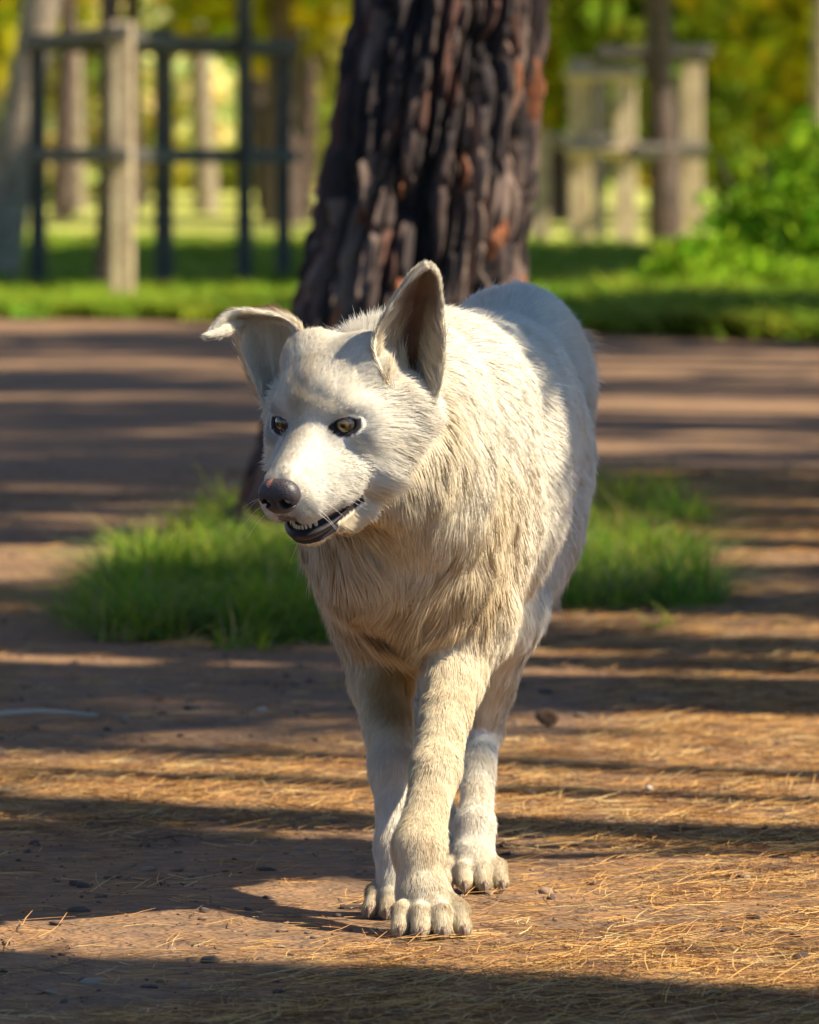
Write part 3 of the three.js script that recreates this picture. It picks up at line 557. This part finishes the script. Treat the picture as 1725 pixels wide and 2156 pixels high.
// the parted lips: a thin curved gap, in mm of the head's own axes; negative inside
function mouthGap(x, y, z) {
  const h = headXYZ(x, y, z), r = Math.abs(h[0]), f = h[2], t = clamp((f - 12) / 74, 0, 1);
  const um = mix(-79, -86.5, Math.pow(t, 0.55)) - 4.5 * Math.exp(-Math.pow((r - 27) / 12, 2)) * t, th = mix(3.6, 5.6, t);
  return Math.max(Math.abs(h[1] - um) - th, 12 - f) ;
}
function pdist(p, x, y, z) {
  if (p.t === 0) {
    const a = p.a, bx = p.b.x - a.x, by = p.b.y - a.y, bz = p.b.z - a.z, dx = x - a.x, dy = y - a.y, dz = z - a.z;
    const t = clamp((dx * bx + dy * by + dz * bz) / (bx * bx + by * by + bz * bz + 1e-12), 0, 1), ex = dx - bx * t, ey = dy - by * t, ez = dz - bz * t;
    return Math.sqrt(ex * ex + ey * ey + ez * ez) - mix(p.ra, p.rb, t);
  }
  let dx = x - p.c.x, dy = y - p.c.y, dz = z - p.c.z;
  if (p.ax) { const [A, B, C] = p.ax, u = dx * A.x + dy * A.y + dz * A.z, v = dx * B.x + dy * B.y + dz * B.z, w = dx * C.x + dy * C.y + dz * C.z; dx = u; dy = v; dz = w; }
  const [a, b, c] = p.r, qx = dx / a, qy = dy / b, qz = dz / c, k0 = Math.sqrt(qx * qx + qy * qy + qz * qz), k1 = Math.sqrt(qx * qx / (a * a) + qy * qy / (b * b) + qz * qz / (c * c));
  return k1 < 1e-9 ? -Math.min(a, b, c) : k0 * (k0 - 1) / k1;
}
const smin = (a, b, k) => { const h = Math.max(k - Math.abs(a - b), 0) / k; return Math.min(a, b) - h * h * k * 0.25; };
const smax = (a, b, k) => -smin(-a, -b, k);
const nearHead = (x, y, z) => Math.abs(x - HO.x) < 0.2 && Math.abs(y - HO.y) < 0.25 && Math.abs(z - HO.z) < 0.2;
function field(x, y, z, list) {
  let d = 1, i = 0; const n = list.length;
  for (; i < n && list[i].i < nHeadUpper; i++) d = smin(d, pdist(list[i], x, y, z), list[i].k);
  const nh = nearHead(x, y, z);
  if (nh) {
    d = smax(d, -mouthGap(x, y, z) / 1000, 0.004);
    for (let s = 0; s < 2; s++) {   // sockets for the eyes, almond shaped
      const h = headXYZ(x, y, z), r = h[0] - (s ? 40.5 : -40.5), u = h[1] + 0.2 + 0.04 * (s ? r : -r), f = h[2] - 6;
      const q = Math.sqrt((r / 12.5) ** 2 + (u / 7.2) ** 2 + (f / 17) ** 2);
      d = smax(d, -(q - 1) * 6.0 / 1000, 0.002);
    }
  }
  for (; i < n; i++) d = smin(d, pdist(list[i], x, y, z), list[i].k);
  return d;
}
prims.forEach((p, i) => { p.i = i; });
const furInfo = { dir: [], len: [], col: [], nofur: [] };
function buildBody() {
  const h = 0.003, B = 8, lo = V(-0.30, -0.012, -8.98), nx = Math.ceil(0.62 / h / B) * B + 1, ny = Math.ceil(0.76 / h / B) * B + 1, nz = Math.ceil(1.68 / h / B) * B + 1;
  const F = new Float32Array(nx * ny * nz).fill(1), ix = (i, j, k) => (k * ny + j) * nx + i, half = B * h * 0.87;
  const lists = new Map(), bx = (nx - 1) / B, by = (ny - 1) / B, bz = (nz - 1) / B;
  for (let K = 0; K < bz; K++) for (let J = 0; J < by; J++) for (let I = 0; I < bx; I++) {
    const x = lo.x + (I + 0.5) * B * h, y = lo.y + (J + 0.5) * B * h, z = lo.z + (K + 0.5) * B * h;
    const near = prims.filter((p) => { const dx = x - p.c.x, dy = y - p.c.y, dz = z - p.c.z, r = p.R + half + 0.06; return dx * dx + dy * dy + dz * dz < r * r; });
    if (!near.length) continue;
    const d = field(x, y, z, near);
    if (d > half * 1.4 + 0.012) continue;
    if (d < -half * 2.2 - 0.02) { for (let k = 0; k <= B; k++) for (let j = 0; j <= B; j++) for (let i = 0; i <= B; i++) F[ix(I * B + i, J * B + j, K * B + k)] = -1; continue; }
    lists.set((K * by + J) * bx + I, near);
  }
  for (const [key, near] of lists) {
    const I = key % bx, J = Math.floor(key / bx) % by, K = Math.floor(key / bx / by);
    for (let k = 0; k <= B; k++) for (let j = 0; j <= B; j++) for (let i = 0; i <= B; i++) {
      const q = ix(I * B + i, J * B + j, K * B + k);
      F[q] = field(lo.x + (I * B + i) * h, lo.y + (J * B + j) * h, lo.z + (K * B + k) * h, near);
    }
  }
  // surface nets
  const vid = new Int32Array(nx * ny * nz).fill(-1), pos = [], idx = [], blk = [];
  const CO = [[0, 0, 0], [1, 0, 0], [0, 1, 0], [1, 1, 0], [0, 0, 1], [1, 0, 1], [0, 1, 1], [1, 1, 1]], ED = [[0, 1], [2, 3], [4, 5], [6, 7], [0, 2], [1, 3], [4, 6], [5, 7], [0, 4], [1, 5], [2, 6], [3, 7]], val = new Float64Array(8);
  for (const key of lists.keys()) {
    const I = key % bx, J = Math.floor(key / bx) % by, K = Math.floor(key / bx / by);
    for (let k = K * B; k < K * B + B; k++) for (let j = J * B; j < J * B + B; j++) for (let i = I * B; i < I * B + B; i++) {
      let m = 0; for (let c = 0; c < 8; c++) { val[c] = F[ix(i + CO[c][0], j + CO[c][1], k + CO[c][2])]; if (val[c] < 0) m++; }
      if (m === 0 || m === 8) continue;
      let sx = 0, sy = 0, sz = 0, n = 0;
      for (const [a, b] of ED) if ((val[a] < 0) !== (val[b] < 0)) { const t = val[a] / (val[a] - val[b]); sx += mix(CO[a][0], CO[b][0], t); sy += mix(CO[a][1], CO[b][1], t); sz += mix(CO[a][2], CO[b][2], t); n++; }
      vid[ix(i, j, k)] = pos.length / 3; blk.push(key);
      pos.push(lo.x + (i + sx / n) * h, lo.y + (j + sy / n) * h, lo.z + (k + sz / n) * h);
    }
  }
  const quad = (a, b, c, d, flip) => { if (a < 0 || b < 0 || c < 0 || d < 0) return; if (flip) idx.push(a, c, b, a, d, c); else idx.push(a, b, c, a, c, d); };
  for (const key of lists.keys()) {
    const I = key % bx, J = Math.floor(key / bx) % by, K = Math.floor(key / bx / by);
    for (let k = Math.max(1, K * B); k < K * B + B; k++) for (let j = Math.max(1, J * B); j < J * B + B; j++) for (let i = Math.max(1, I * B); i < I * B + B; i++) {
      const s = F[ix(i, j, k)] < 0;
      if (s !== (F[ix(i + 1, j, k)] < 0)) quad(vid[ix(i, j - 1, k - 1)], vid[ix(i, j, k - 1)], vid[ix(i, j, k)], vid[ix(i, j - 1, k)], !s);
      if (s !== (F[ix(i, j + 1, k)] < 0)) quad(vid[ix(i - 1, j, k - 1)], vid[ix(i - 1, j, k)], vid[ix(i, j, k)], vid[ix(i, j, k - 1)], !s);
      if (s !== (F[ix(i, j, k + 1)] < 0)) quad(vid[ix(i - 1, j - 1, k)], vid[ix(i, j - 1, k)], vid[ix(i, j, k)], vid[ix(i - 1, j, k)], !s);
    }
  }
  // what each point of the skin carries: hair direction, length, colour
  const nv = pos.length / 3, col = new Float32Array(nv * 3), dir = new Float32Array(nv * 3), len = new Float32Array(nv);
  for (let v = 0; v < nv; v++) {
    const x = pos[v * 3], y = pos[v * 3 + 1], z = pos[v * 3 + 2], near = lists.get(blk[v]);
    let ws = 0, dx = 0, dy = 0, dz = 0, l = 0, r = 0, g = 0, b = 0, best = 9, bt = '';
    for (const p of near) {
      const d = pdist(p, x, y, z); if (d < best) { best = d; bt = p.tag; }
      if (d > 0.06 || (p.tag === 'mouth' && d > 0.0015)) continue;
      const w = Math.exp(-d / (p.tag === 'head' || p.tag === 'muzzle' || p.tag === 'jaw' || p.tag === 'paw' ? 0.005 : 0.014)); ws += w; dx += p.dir.x * w; dy += p.dir.y * w; dz += p.dir.z * w; l += p.len * w; r += p.col[0] * w; g += p.col[1] * w; b += p.col[2] * w;
    }
    l /= ws; r /= ws; g /= ws; b /= ws;
    // stains and cream patches in the coat
    const n1 = fbm(x * 16 + 4, y * 16, z * 16, 3), n2 = fbm(x * 55, y * 30 + 9, z * 55, 2);
    let st = sstep(0.5, 0.72, n1) * 0.22 + sstep(0.5, 0.8, n2) * 0.12;
    if (nearHead(x, y, z)) {
      const h = headXYZ(x, y, z);
      st += 0.55 * Math.exp(-(((h[0] + 8) / 16) ** 2) - ((h[1] - 34) / 30) ** 2) * (h[2] > -40 ? 1 : 0) * (0.5 + n2);   // yellowish stain on the forehead
      for (const s of [-1, 1]) { const e = Math.hypot(h[0] - s * 39, (h[1] + 2) * 1.1, (h[2]) * 0.5); const gr = 0.62 * sstep(30, 15, e) * (0.5 + n2 * 0.9); r = mix(r, 0.34, gr); g = mix(g, 0.33, gr); b = mix(b, 0.32, gr); }   // grey skin showing round the eyes
      const rim = (() => { let m = 9; for (const s of [-1, 1]) { const q = Math.hypot((h[0] - s * 40.5) / 15.2, (h[1] + 0.2 + 0.04 * (h[0] - s * 40.5) * s) / 9.2); if (h[2] > -30 && h[2] < 24) m = Math.min(m, q); } return m; })();
      if (rim < 1.12) { r = 0.022; g = 0.018; b = 0.016; l = 0; }
      if (bt === 'muzzle' || bt === 'jaw' || bt === 'mouth' || bt === 'throat') {
        const gp = mouthGap(x, y, z);
        if (gp < 2.2 && h[2] > 6) { r = 0.03; g = 0.02; b = 0.022; l = 0; if (bt === 'mouth') { r = 0.16; g = 0.04; b = 0.035; } }
        if (bt === 'jaw' && h[2] > 40 && h[1] > -109 && Math.abs(h[0]) < 34) { r = 0.025; g = 0.021; b = 0.026; l = 0; }
        if (bt === 'jaw' && h[2] <= 40 && gp < 7) { r = 0.04; g = 0.026; b = 0.028; l = 0; }
        if (bt === 'muzzle' && h[2] > 78 && h[1] < -60 && Math.abs(h[0]) < 12) { r = 0.12; g = 0.10; b = 0.10; l *= 0.5; }
      }
      if (bt === 'muzzle' && l > 0) { const sp = sstep(0.66, 0.78, noise(x * 260, y * 260, z * 260)) * sstep(-20, -45, h[1]) * 0.4 + 0.16 * n2; r = mix(r, 0.30, sp); g = mix(g, 0.29, sp); b = mix(b, 0.28, sp); }
      if (bt === 'mouth') l = 0;
    }
    if (bt === 'chest') st += 0.42 * sstep(0.42, 0.66, fbm(x * 60 + 7, y * 22, z * 60, 2));
    if (bt === 'ruff' && y < 0.47) st += 0.3 * sstep(0.5, 0.7, fbm(x * 50 + 2, y * 20, z * 50, 2));
    { const a = W(845, 1440, 7.85), e = Math.hypot(x - a.x, (y - a.y) * 0.8, (z - a.z) * 0.5); st += 0.9 * sstep(0.05, 0.02, e); }   // orange tint inside the elbow
    if (bt === 'leg' || bt === 'paw') st += 0.28 * sstep(0.45, 0.7, fbm(x * 40 + 5, y * 14, z * 40, 3));
    if (l > 0) { r = mix(r, 0.55, st); g = mix(g, 0.40, st); b = mix(b, 0.20, st); }
    col.set([r, g, b], v * 3); dir.set([dx, dy, dz], v * 3); len[v] = l;
  }
  const geo = rawGeo(pos, idx, { color: [col, 3] });
  return { geo, dir, len };
}
// ears: a curved two-sided sheet through rows of (inner edge, spine, outer edge) given as pixel, pixel, depth
function buildEar(rows, thick, colIn, colOut) {
  const T = 26, S = 18, curves = [0, 1, 2].map((k) => new THREE.CatmullRomCurve3(rows.map((r) => W(...r[k])))), mid = [];
  for (let i = 0; i <= T; i++) { const a = curves[0].getPoint(i / T), c = curves[1].getPoint(i / T), b = curves[2].getPoint(i / T); for (let j = 0; j <= S; j++) { const s = j / S * 2 - 1, w0 = s * (s - 1) / 2, w1 = 1 - s * s, w2 = s * (s + 1) / 2; mid.push(V(a.x * w0 + c.x * w1 + b.x * w2, a.y * w0 + c.y * w1 + b.y * w2, a.z * w0 + c.z * w1 + b.z * w2)); } }
  const at = (i, j) => mid[clamp(i, 0, T) * (S + 1) + clamp(j, 0, S)], pos = [[], []], idx = [];
  for (let i = 0; i <= T; i++) for (let j = 0; j <= S; j++) {
    const n = at(i + 1, j).clone().sub(at(i - 1, j)).cross(at(i, j + 1).clone().sub(at(i, j - 1))).normalize(), e = thick * Math.sqrt(Math.max(0.02, 1 - Math.pow(j / S * 2 - 1, 4))) * (i === T ? 0.2 : 1), p = at(i, j);
    pos[0].push(p.x + n.x * e, p.y + n.y * e, p.z + n.z * e); pos[1].push(p.x - n.x * e, p.y - n.y * e, p.z - n.z * e);
  }
  const N = (T + 1) * (S + 1);
  for (let i = 0; i < T; i++) for (let j = 0; j < S; j++) { const q = i * (S + 1) + j; idx.push(q, q + S + 1, q + 1, q + 1, q + S + 1, q + S + 2, N + q, N + q + 1, N + q + S + 1, N + q + 1, N + q + S + 2, N + q + S + 1); }
  const edge = (a, b) => idx.push(a, b, a + N, b, b + N, a + N);
  for (let i = 0; i < T; i++) { edge((i + 1) * (S + 1), i * (S + 1)); edge(i * (S + 1) + S, (i + 1) * (S + 1) + S); }
  for (let j = 0; j < S; j++) edge(T * (S + 1) + j + 1, T * (S + 1) + j);
  const col = [], dir = [], len = [];
  const axis = curves[1].getPoint(1).sub(curves[1].getPoint(0)).normalize();
  for (let k = 0; k < 2; k++) for (let i = 0; i <= T; i++) for (let j = 0; j <= S; j++) {
    const s = j / S * 2 - 1, t = i / T, tv = at(i + 1, j).clone().sub(at(i - 1, j)).normalize(), n1 = noise(i * 0.5, j * 0.5, k * 9);
    const inner = k === 1;
    if (inner) { const rimw = Math.max(sstep(0.86, 1, Math.abs(s)), sstep(0.93, 1, t)), bare = sstep(0.75, 0.3, Math.abs(s)) * sstep(0.85, 0.6, t) * sstep(0.02, 0.12, t), c = colIn; const q = bare * (0.55 + 0.4 * n1); col.push(mix(mix(c[0], 0.26, q), WHITE[0], rimw), mix(mix(c[1], 0.12, q), WHITE[1], rimw), mix(mix(c[2], 0.075, q), WHITE[2], rimw)); len.push(mix(0.010, 0.009, bare) + (t < 0.6 ? 0.028 * (1 - t / 0.6) * (0.5 + n1) : 0)); }
    else { col.push(...colOut); len.push(mix(0.014, 0.009, t)); }
    { const lng = inner && t < 0.6 ? sstep(0.6, 0.25, t) * sstep(0.2, 0.6, Math.abs(s)) : 0; if (lng > 0) { const q = col.length - 3; for (let m = 0; m < 3; m++) col[q + m] = mix(col[q + m], CREAM[m], lng); } const sd = at(i, j + 1).clone().sub(at(i, j - 1)).normalize(); tv.addScaledVector(sd, -s * lng * 0.9); }
    dir.push(tv.x, tv.y, tv.z);
  }
  return { geo: rawGeo(pos[0].concat(pos[1]), idx, { color: [col, 3] }), dir: Float32Array.from(dir), len: Float32Array.from(len) };
}
const earR = [   // inner edge, spine, outer edge; foot to tip
  [[860, 884, 7.522], [880, 850, 7.560], [890, 892, 7.515]],
  [[818, 808, 7.502], [872, 790, 7.572], [918, 838, 7.514]],
  [[787, 728, 7.484], [866, 720, 7.556], [935, 738, 7.508]],
  [[812, 662, 7.478], [872, 655, 7.530], [933, 668, 7.500]],
  [[846, 607, 7.470], [884, 603, 7.502], [928, 610, 7.486]],
  [[872, 578, 7.466], [898, 568, 7.480], [923, 584, 7.474]], [[888, 565, 7.464], [902, 561, 7.470], [914, 569, 7.466]]];
const earL = [
  [[600, 862, 7.560], [585, 845, 7.625], [562, 862, 7.596]],
  [[622, 800, 7.546], [585, 790, 7.632], [540, 815, 7.604]],
  [[640, 738, 7.548], [580, 728, 7.632], [518, 762, 7.606]],
  [[634, 700, 7.566], [570, 680, 7.624], [504, 718, 7.598]],
  [[600, 671, 7.572], [548, 660, 7.606], [499, 695, 7.574]],
  [[546, 659, 7.560], [510, 664, 7.578], [482, 702, 7.556]],
  [[491, 655, 7.552], [472, 678, 7.560], [458, 709, 7.545]],
  [[452, 688, 7.548], [443, 700, 7.550], [438, 711, 7.544]]];
const dog = thing('dog', 'white long-coated shepherd dog walking, one ear upright and one folded, mouth slightly open', 'dog', [0, 0, 0]);
{
  const body = buildBody();
  const ears = [buildEar(earR, 0.0045, [0.42, 0.31, 0.20], WHITE), buildEar(earL, 0.004, [0.42, 0.31, 0.20], WHITE)];
  const all = [body, ...ears];
  part('body', mergeGeometries(all.map((a) => a.geo)), std({ vertexColors: true, roughness: 0.85 }), dog);

  // coat: tufts of tapered hairs, laid along the hair direction of the skin under them
  const tuft = (n, w, spread) => {
    const pos = [], nor = [], idx = [];
    for (let i = 0; i < n; i++) {
      const ox = gauss() * spread, oy = gauss() * 0.14, oz = gauss() * 0.03, l = rr(0.6, 1.05), sx = gauss() * 0.16, ang = rr(-1.1, 1.1), cx = Math.cos(ang), cz = Math.sin(ang), curl = rr(0.05, 0.25), k = pos.length / 3;
      for (let s = 0; s <= 3; s++) {
        const t = s / 3, y = oy + l * t, z = oz - curl * t * t, x = ox, ww = w * (s === 3 ? 0 : 1 - 0.45 * t), bend = sx * t * t * 0.006;
        const put = (e) => { pos.push(x + bend + e * ww * cx, y, z + e * ww * cz * 14); const nn = V(e * 0.35, 0.25 * t, 1).normalize(); nor.push(nn.x, nn.y, nn.z); };
        put(-1); if (s < 3) put(1);
        if (s < 2) { const q = k + s * 2; idx.push(q, q + 1, q + 2, q + 1, q + 3, q + 2); } else if (s === 2) { const q = k + 4; idx.push(q, q + 1, q + 2); }
      }
    }
    return rawGeo(pos, idx, { normal: [nor, 3] });
  };
  const geos = [tuft(6, 0.00042, 0.0030), tuft(6, 0.00042, 0.0030), tuft(5, 0.0005, 0.0036)], bins = [[], [], []];
  const A = V(0, 0, 0), Bv = V(0, 0, 0), Cv = V(0, 0, 0), N = V(0, 0, 0), D = V(0, 0, 0), X = V(0, 0, 0), Z = V(0, 0, 0), n0 = V(0, 0, 0), tmp = V(0, 0, 0);
  for (const { geo, dir, len } of all) {
    const p = geo.attributes.position, nn = geo.attributes.normal, c = geo.attributes.color, ix = geo.index;
    for (let t = 0; t < ix.count; t += 3) {
      const a = ix.getX(t), b = ix.getX(t + 1), d = ix.getX(t + 2), L0 = (len[a] + len[b] + len[d]) / 3;
      if (Math.min(len[a], len[b], len[d]) < 0.002) continue;
      A.fromBufferAttribute(p, a); Bv.fromBufferAttribute(p, b); Cv.fromBufferAttribute(p, d);
      const area = tmp.copy(Bv).sub(A).cross(n0.copy(Cv).sub(A)).length() / 2;
      n0.fromBufferAttribute(nn, a);
      const toCam = n0.dot(tmp.set(0, CAMH, 0).sub(A).normalize());
      const dens = (L0 < 0.0075 ? 640000 : L0 < 0.011 ? 520000 : L0 < 0.02 ? 330000 : 210000) * (toCam > -0.35 ? 1 : 0.3);   // thinner on the far side
      let cnt = area * dens; cnt = Math.floor(cnt) + (rnd() < cnt % 1 ? 1 : 0);
      for (let q = 0; q < cnt; q++) {
        let u = rnd(), v = rnd(); if (u + v > 1) { u = 1 - u; v = 1 - v; } const w = 1 - u - v;
        const px = A.x * w + Bv.x * u + Cv.x * v, py = A.y * w + Bv.y * u + Cv.y * v, pz = A.z * w + Bv.z * u + Cv.z * v;
        N.set(nn.getX(a) * w + nn.getX(b) * u + nn.getX(d) * v, nn.getY(a) * w + nn.getY(b) * u + nn.getY(d) * v, nn.getZ(a) * w + nn.getZ(b) * u + nn.getZ(d) * v).normalize();
        D.set(dir[a * 3] * w + dir[b * 3] * u + dir[d * 3] * v, dir[a * 3 + 1] * w + dir[b * 3 + 1] * u + dir[d * 3 + 1] * v, dir[a * 3 + 2] * w + dir[b * 3 + 2] * u + dir[d * 3 + 2] * v).normalize();
        const L = len[a] * w + len[b] * u + len[d] * v, lock = L > 0.0335 ? 1.25 : L > 0.02 ? 0.45 : 0.3, fs = L > 0.0335 ? 36 : 60;
        // locks: neighbouring hairs share a swing
        const s1 = fbm(px * fs + 3, py * fs * 0.6, pz * fs, 2) - 0.5, s2 = fbm(px * fs + 50, py * fs * 0.6 + 9, pz * fs, 2) - 0.5, s3 = noise(px * fs * 1.6 + 80, py * fs + 5, pz * fs * 1.6);
        D.addScaledVector(N, -D.dot(N)); if (D.lengthSq() < 0.01) D.set(0, -1, 0).addScaledVector(N, N.y); D.normalize();
        X.copy(D).cross(N).normalize();
        D.addScaledVector(X, s1 * 2.0 * lock + gauss() * 0.16).addScaledVector(N, 0.34 + s2 * 0.7 * lock + Math.abs(gauss()) * 0.14).normalize();
        X.copy(D).cross(N).normalize(); Z.copy(X).cross(D).normalize();
        const Ls = L * (0.75 + 0.55 * s3) * rr(0.8, 1.15) * (rnd() < 0.02 ? 1.35 : 1), ws = L < 0.012 ? 0.75 : 1;
        M4.set(X.x * ws, D.x * Ls, Z.x * Ls, px - N.x * 0.001, X.y * ws, D.y * Ls, Z.y * Ls, py - N.y * 0.001, X.z * ws, D.z * Ls, Z.z * Ls, pz - N.z * 0.001, 0, 0, 0, 1);
        const br = (0.84 + 0.2 * rnd()) * (L > 0.02 ? 0.94 + 0.12 * s3 : 1);
        bins[L < 0.012 ? 0 : L < 0.025 ? 1 : 2].push(M4.toArray(), Math.min(0.95, (c.getX(a) * w + c.getX(b) * u + c.getX(d) * v) * br), Math.min(0.93, (c.getY(a) * w + c.getY(b) * u + c.getY(d) * v) * br), Math.min(0.85, (c.getZ(a) * w + c.getZ(b) * u + c.getZ(d) * v) * br));
      }
    }
  }
  const furMat = new THREE.MeshPhysicalMaterial({ color: 0xffffff, roughness: 1, transmission: 0.25, thickness: 0, specularIntensity: 0.3 });
    bins.forEach((b, k) => {
    const n = b.length / 4, im = new THREE.InstancedMesh(geos[k], furMat, n);
    for (let i = 0; i < n; i++) { im.instanceMatrix.array.set(b[i * 4], i * 16); im.setColorAt(i, lin(b[i * 4 + 1], b[i * 4 + 2], b[i * 4 + 3])); }
    im.name = 'fur'; im.userData.kind = 'stuff'; im.castShadow = im.receiveShadow = true; dog.add(im);
  });

  // eyes
  const gaze = dirH(-0.15, 0.22, 1);
  for (const s of [-1, 1]) {
    const c = HD(s * 36.5, -1, -6.5), R = 0.0135, g = new THREE.SphereGeometry(R, 64, 48), gp = g.attributes.position, col = [], look = gaze.clone().addScaledVector(hr, s * 0.42).normalize();
    for (let i = 0; i < gp.count; i++) {
      const d = clamp((gp.getX(i) * look.x + gp.getY(i) * look.y + gp.getZ(i) * look.z) / R, -1, 1), a = Math.acos(d), n = 0.75 + 0.5 * noise(gp.getX(i) * 2500, gp.getY(i) * 2500, gp.getZ(i) * 2500);
      if (a < 0.20) col.push(0.004, 0.004, 0.004); else if (a < 0.50) col.push(0.17 * n, 0.105 * n, 0.02 * n); else if (a < 0.56) col.push(0.02, 0.014, 0.01); else col.push(0.05, 0.035, 0.03);
    }
    g.setAttribute('color', new THREE.Float32BufferAttribute(col, 3)); g.translate(c.x, c.y, c.z);
    part('eye', g, new THREE.MeshPhysicalMaterial({ vertexColors: true, roughness: 0.12, clearcoat: 1, clearcoatRoughness: 0.03 }), dog);
  }
  // nose leather, nostrils cut in
  {
    const g = new THREE.SphereGeometry(1, 180, 130), gp = g.attributes.position, col = [];
    for (let i = 0; i < gp.count; i++) {
      let x = gp.getX(i), y = gp.getY(i), z = gp.getZ(i);
      const sq = (v, e) => Math.sign(v) * Math.pow(Math.abs(v), e);
      let r = sq(x, 0.86) * (y > 0 ? 24.5 : 24.5 * (1 + y * 0.30)), u = sq(y, 0.9) * 20, f = sq(z, 0.85) * 15;
      let hole = 0;
      if (z > 0) {
        for (const s of [-1, 1]) { const e = Math.hypot((r - s * (11.5 + (u + 3) * -0.12)) / 6.8, (u + 3.5) / 6.2), e2 = Math.hypot((r - s * 20) / 6, (u + 8.5) / 2.4); f -= 13 * sstep(1.05, 0.55, e) + 6 * sstep(1.1, 0.4, e2); hole = Math.max(hole, sstep(1, 0.8, e), sstep(0.9, 0.6, e2)); }
        f -= 2.6 * Math.exp(-Math.pow(r / 1.3, 2)) * sstep(8, -2, u);
      }
      { const peb = 0.55 * (noise(r * 1.5 + 40, u * 1.5, f * 1.5 + 40) - 0.5); f += peb; u += peb; }
      f += 0.5 * (fbm(r * 1.1, u * 1.1, f * 1.1 + 3, 2) - 0.5); u += 0.5 * (fbm(r * 1.1 + 9, u * 1.1, f * 1.1, 2) - 0.5);
      const pink = Math.exp(-(((r + 5) / 3.6) ** 2) - ((u - 18) / 4) ** 2) > 0.5, n = 0.8 + 0.4 * noise(r, u, f);
      col.push(...(pink ? [0.30, 0.12, 0.085] : [mix(0.05 * n, 0.003, hole), mix(0.038 * n, 0.003, hole), mix(0.038 * n, 0.003, hole)]));
      const p = HD(r, u - 39, f + 95); gp.setXYZ(i, p.x, p.y, p.z);
    }
    g.setAttribute('color', new THREE.Float32BufferAttribute(col, 3)); g.computeVertexNormals();
    part('nose', g, new THREE.MeshPhysicalMaterial({ vertexColors: true, roughness: 0.45, clearcoat: 0.25, clearcoatRoughness: 0.4 }), dog);
  }
  // lower front teeth, one larger canine either side
  const toothMat = std({ color: lin(0.72, 0.62, 0.40), roughness: 0.3 });
  for (const [r, f, hgt, w] of [[-13, 62, 8.5, 3.4], [-9, 67.5, 5.5, 2.7], [-5, 70, 5, 2.6], [-1.2, 70.8, 4.4, 2.5], [2.6, 70.5, 4.7, 2.5], [6.4, 69.3, 5, 2.6], [10.2, 66.8, 5.6, 2.8], [14.5, 61.5, 9, 3.6]]) {
    const g = new THREE.LatheGeometry([[0.9, 0], [1, 0.35], [0.8, 0.75], [0.35, 0.97], [0, 1]].map(([a, b]) => new THREE.Vector2(a * w * 0.62 / 1000, b * hgt / 1000)), 12);
    const m = new THREE.Matrix4().makeBasis(hr, hu, hf); g.applyMatrix4(m); const p = HD(r, -91, f); g.translate(p.x, p.y, p.z); part('tooth', g, toothMat, dog);
  }
  // tongue lying in the mouth
  {
    const g = new THREE.SphereGeometry(1, 32, 20), gp = g.attributes.position;
    for (let i = 0; i < gp.count; i++) { const p = HD(gp.getX(i) * 22, -92.5 + gp.getY(i) * 4.5 - 1.5 * Math.exp(-((gp.getX(i) / 0.2) ** 2)), 32 + gp.getZ(i) * 26); gp.setXYZ(i, p.x, p.y, p.z); }
    g.computeVertexNormals(); part('tongue', g, std({ color: lin(0.42, 0.13, 0.11), roughness: 0.35 }), dog);
  }
  // wet dark lower lip, rolled over the jaw edge
  {
    const pts = [[-38, -84, 22], [-32, -91, 42], [-22, -94.5, 61], [-9, -95.5, 73], [4, -95.5, 75], [15, -95, 70], [27, -93, 54], [35, -88.5, 38], [41, -82.5, 22]].map((a) => HD(...a));
    part('lower_lip', limbGeo(pts, [0.0012, 0.0020, 0.0036, 0.0052, 0.0054, 0.0040, 0.0020, 0.0012], 14, 60, 0.3, 3), new THREE.MeshPhysicalMaterial({ color: lin(0.012, 0.010, 0.013), roughness: 0.45, clearcoat: 0.12, clearcoatRoughness: 0.2 }), dog);
  }
  // claws
  const clawMat = std({ color: lin(0.20, 0.12, 0.085), roughness: 0.45 });
  for (const [a, b, r] of CLAWS) part('claw', limbGeo([a, a.clone().lerp(b, 0.55).add(V(0, 0.0035, 0.001)), b], [r, r * 0.8, r * 0.25], 10, 8), clawMat, dog);
  // whiskers
  {
    const gs = [];
    for (let i = 0; i < 10; i++) {
      const s = i % 2 ? 1 : -1, k = Math.floor(i / 2), f = 80 - (k % 4) * 8, u = -54 - Math.floor(k / 4) * 8, r = s * (22 + (80 - f) * 0.35), l = rr(40, 70);
      const a = HD(r, u, f), d = dirH(s * 0.9, -0.35 + gauss() * 0.25, 0.15 - (k % 4) * 0.2), e = a.clone().addScaledVector(d, l / 1000).add(V(0, -l / 5000, 0));
      gs.push(limbGeo([a, a.clone().addScaledVector(d, l / 2000), e], [0.00022, 0.0002, 0.00006], 4, 8));
    }
    part('whiskers', mergeGeometries(gs), std({ color: lin(0.8, 0.76, 0.68) }), dog, 'stuff');
  }
}
renderer.render(scene, camera);
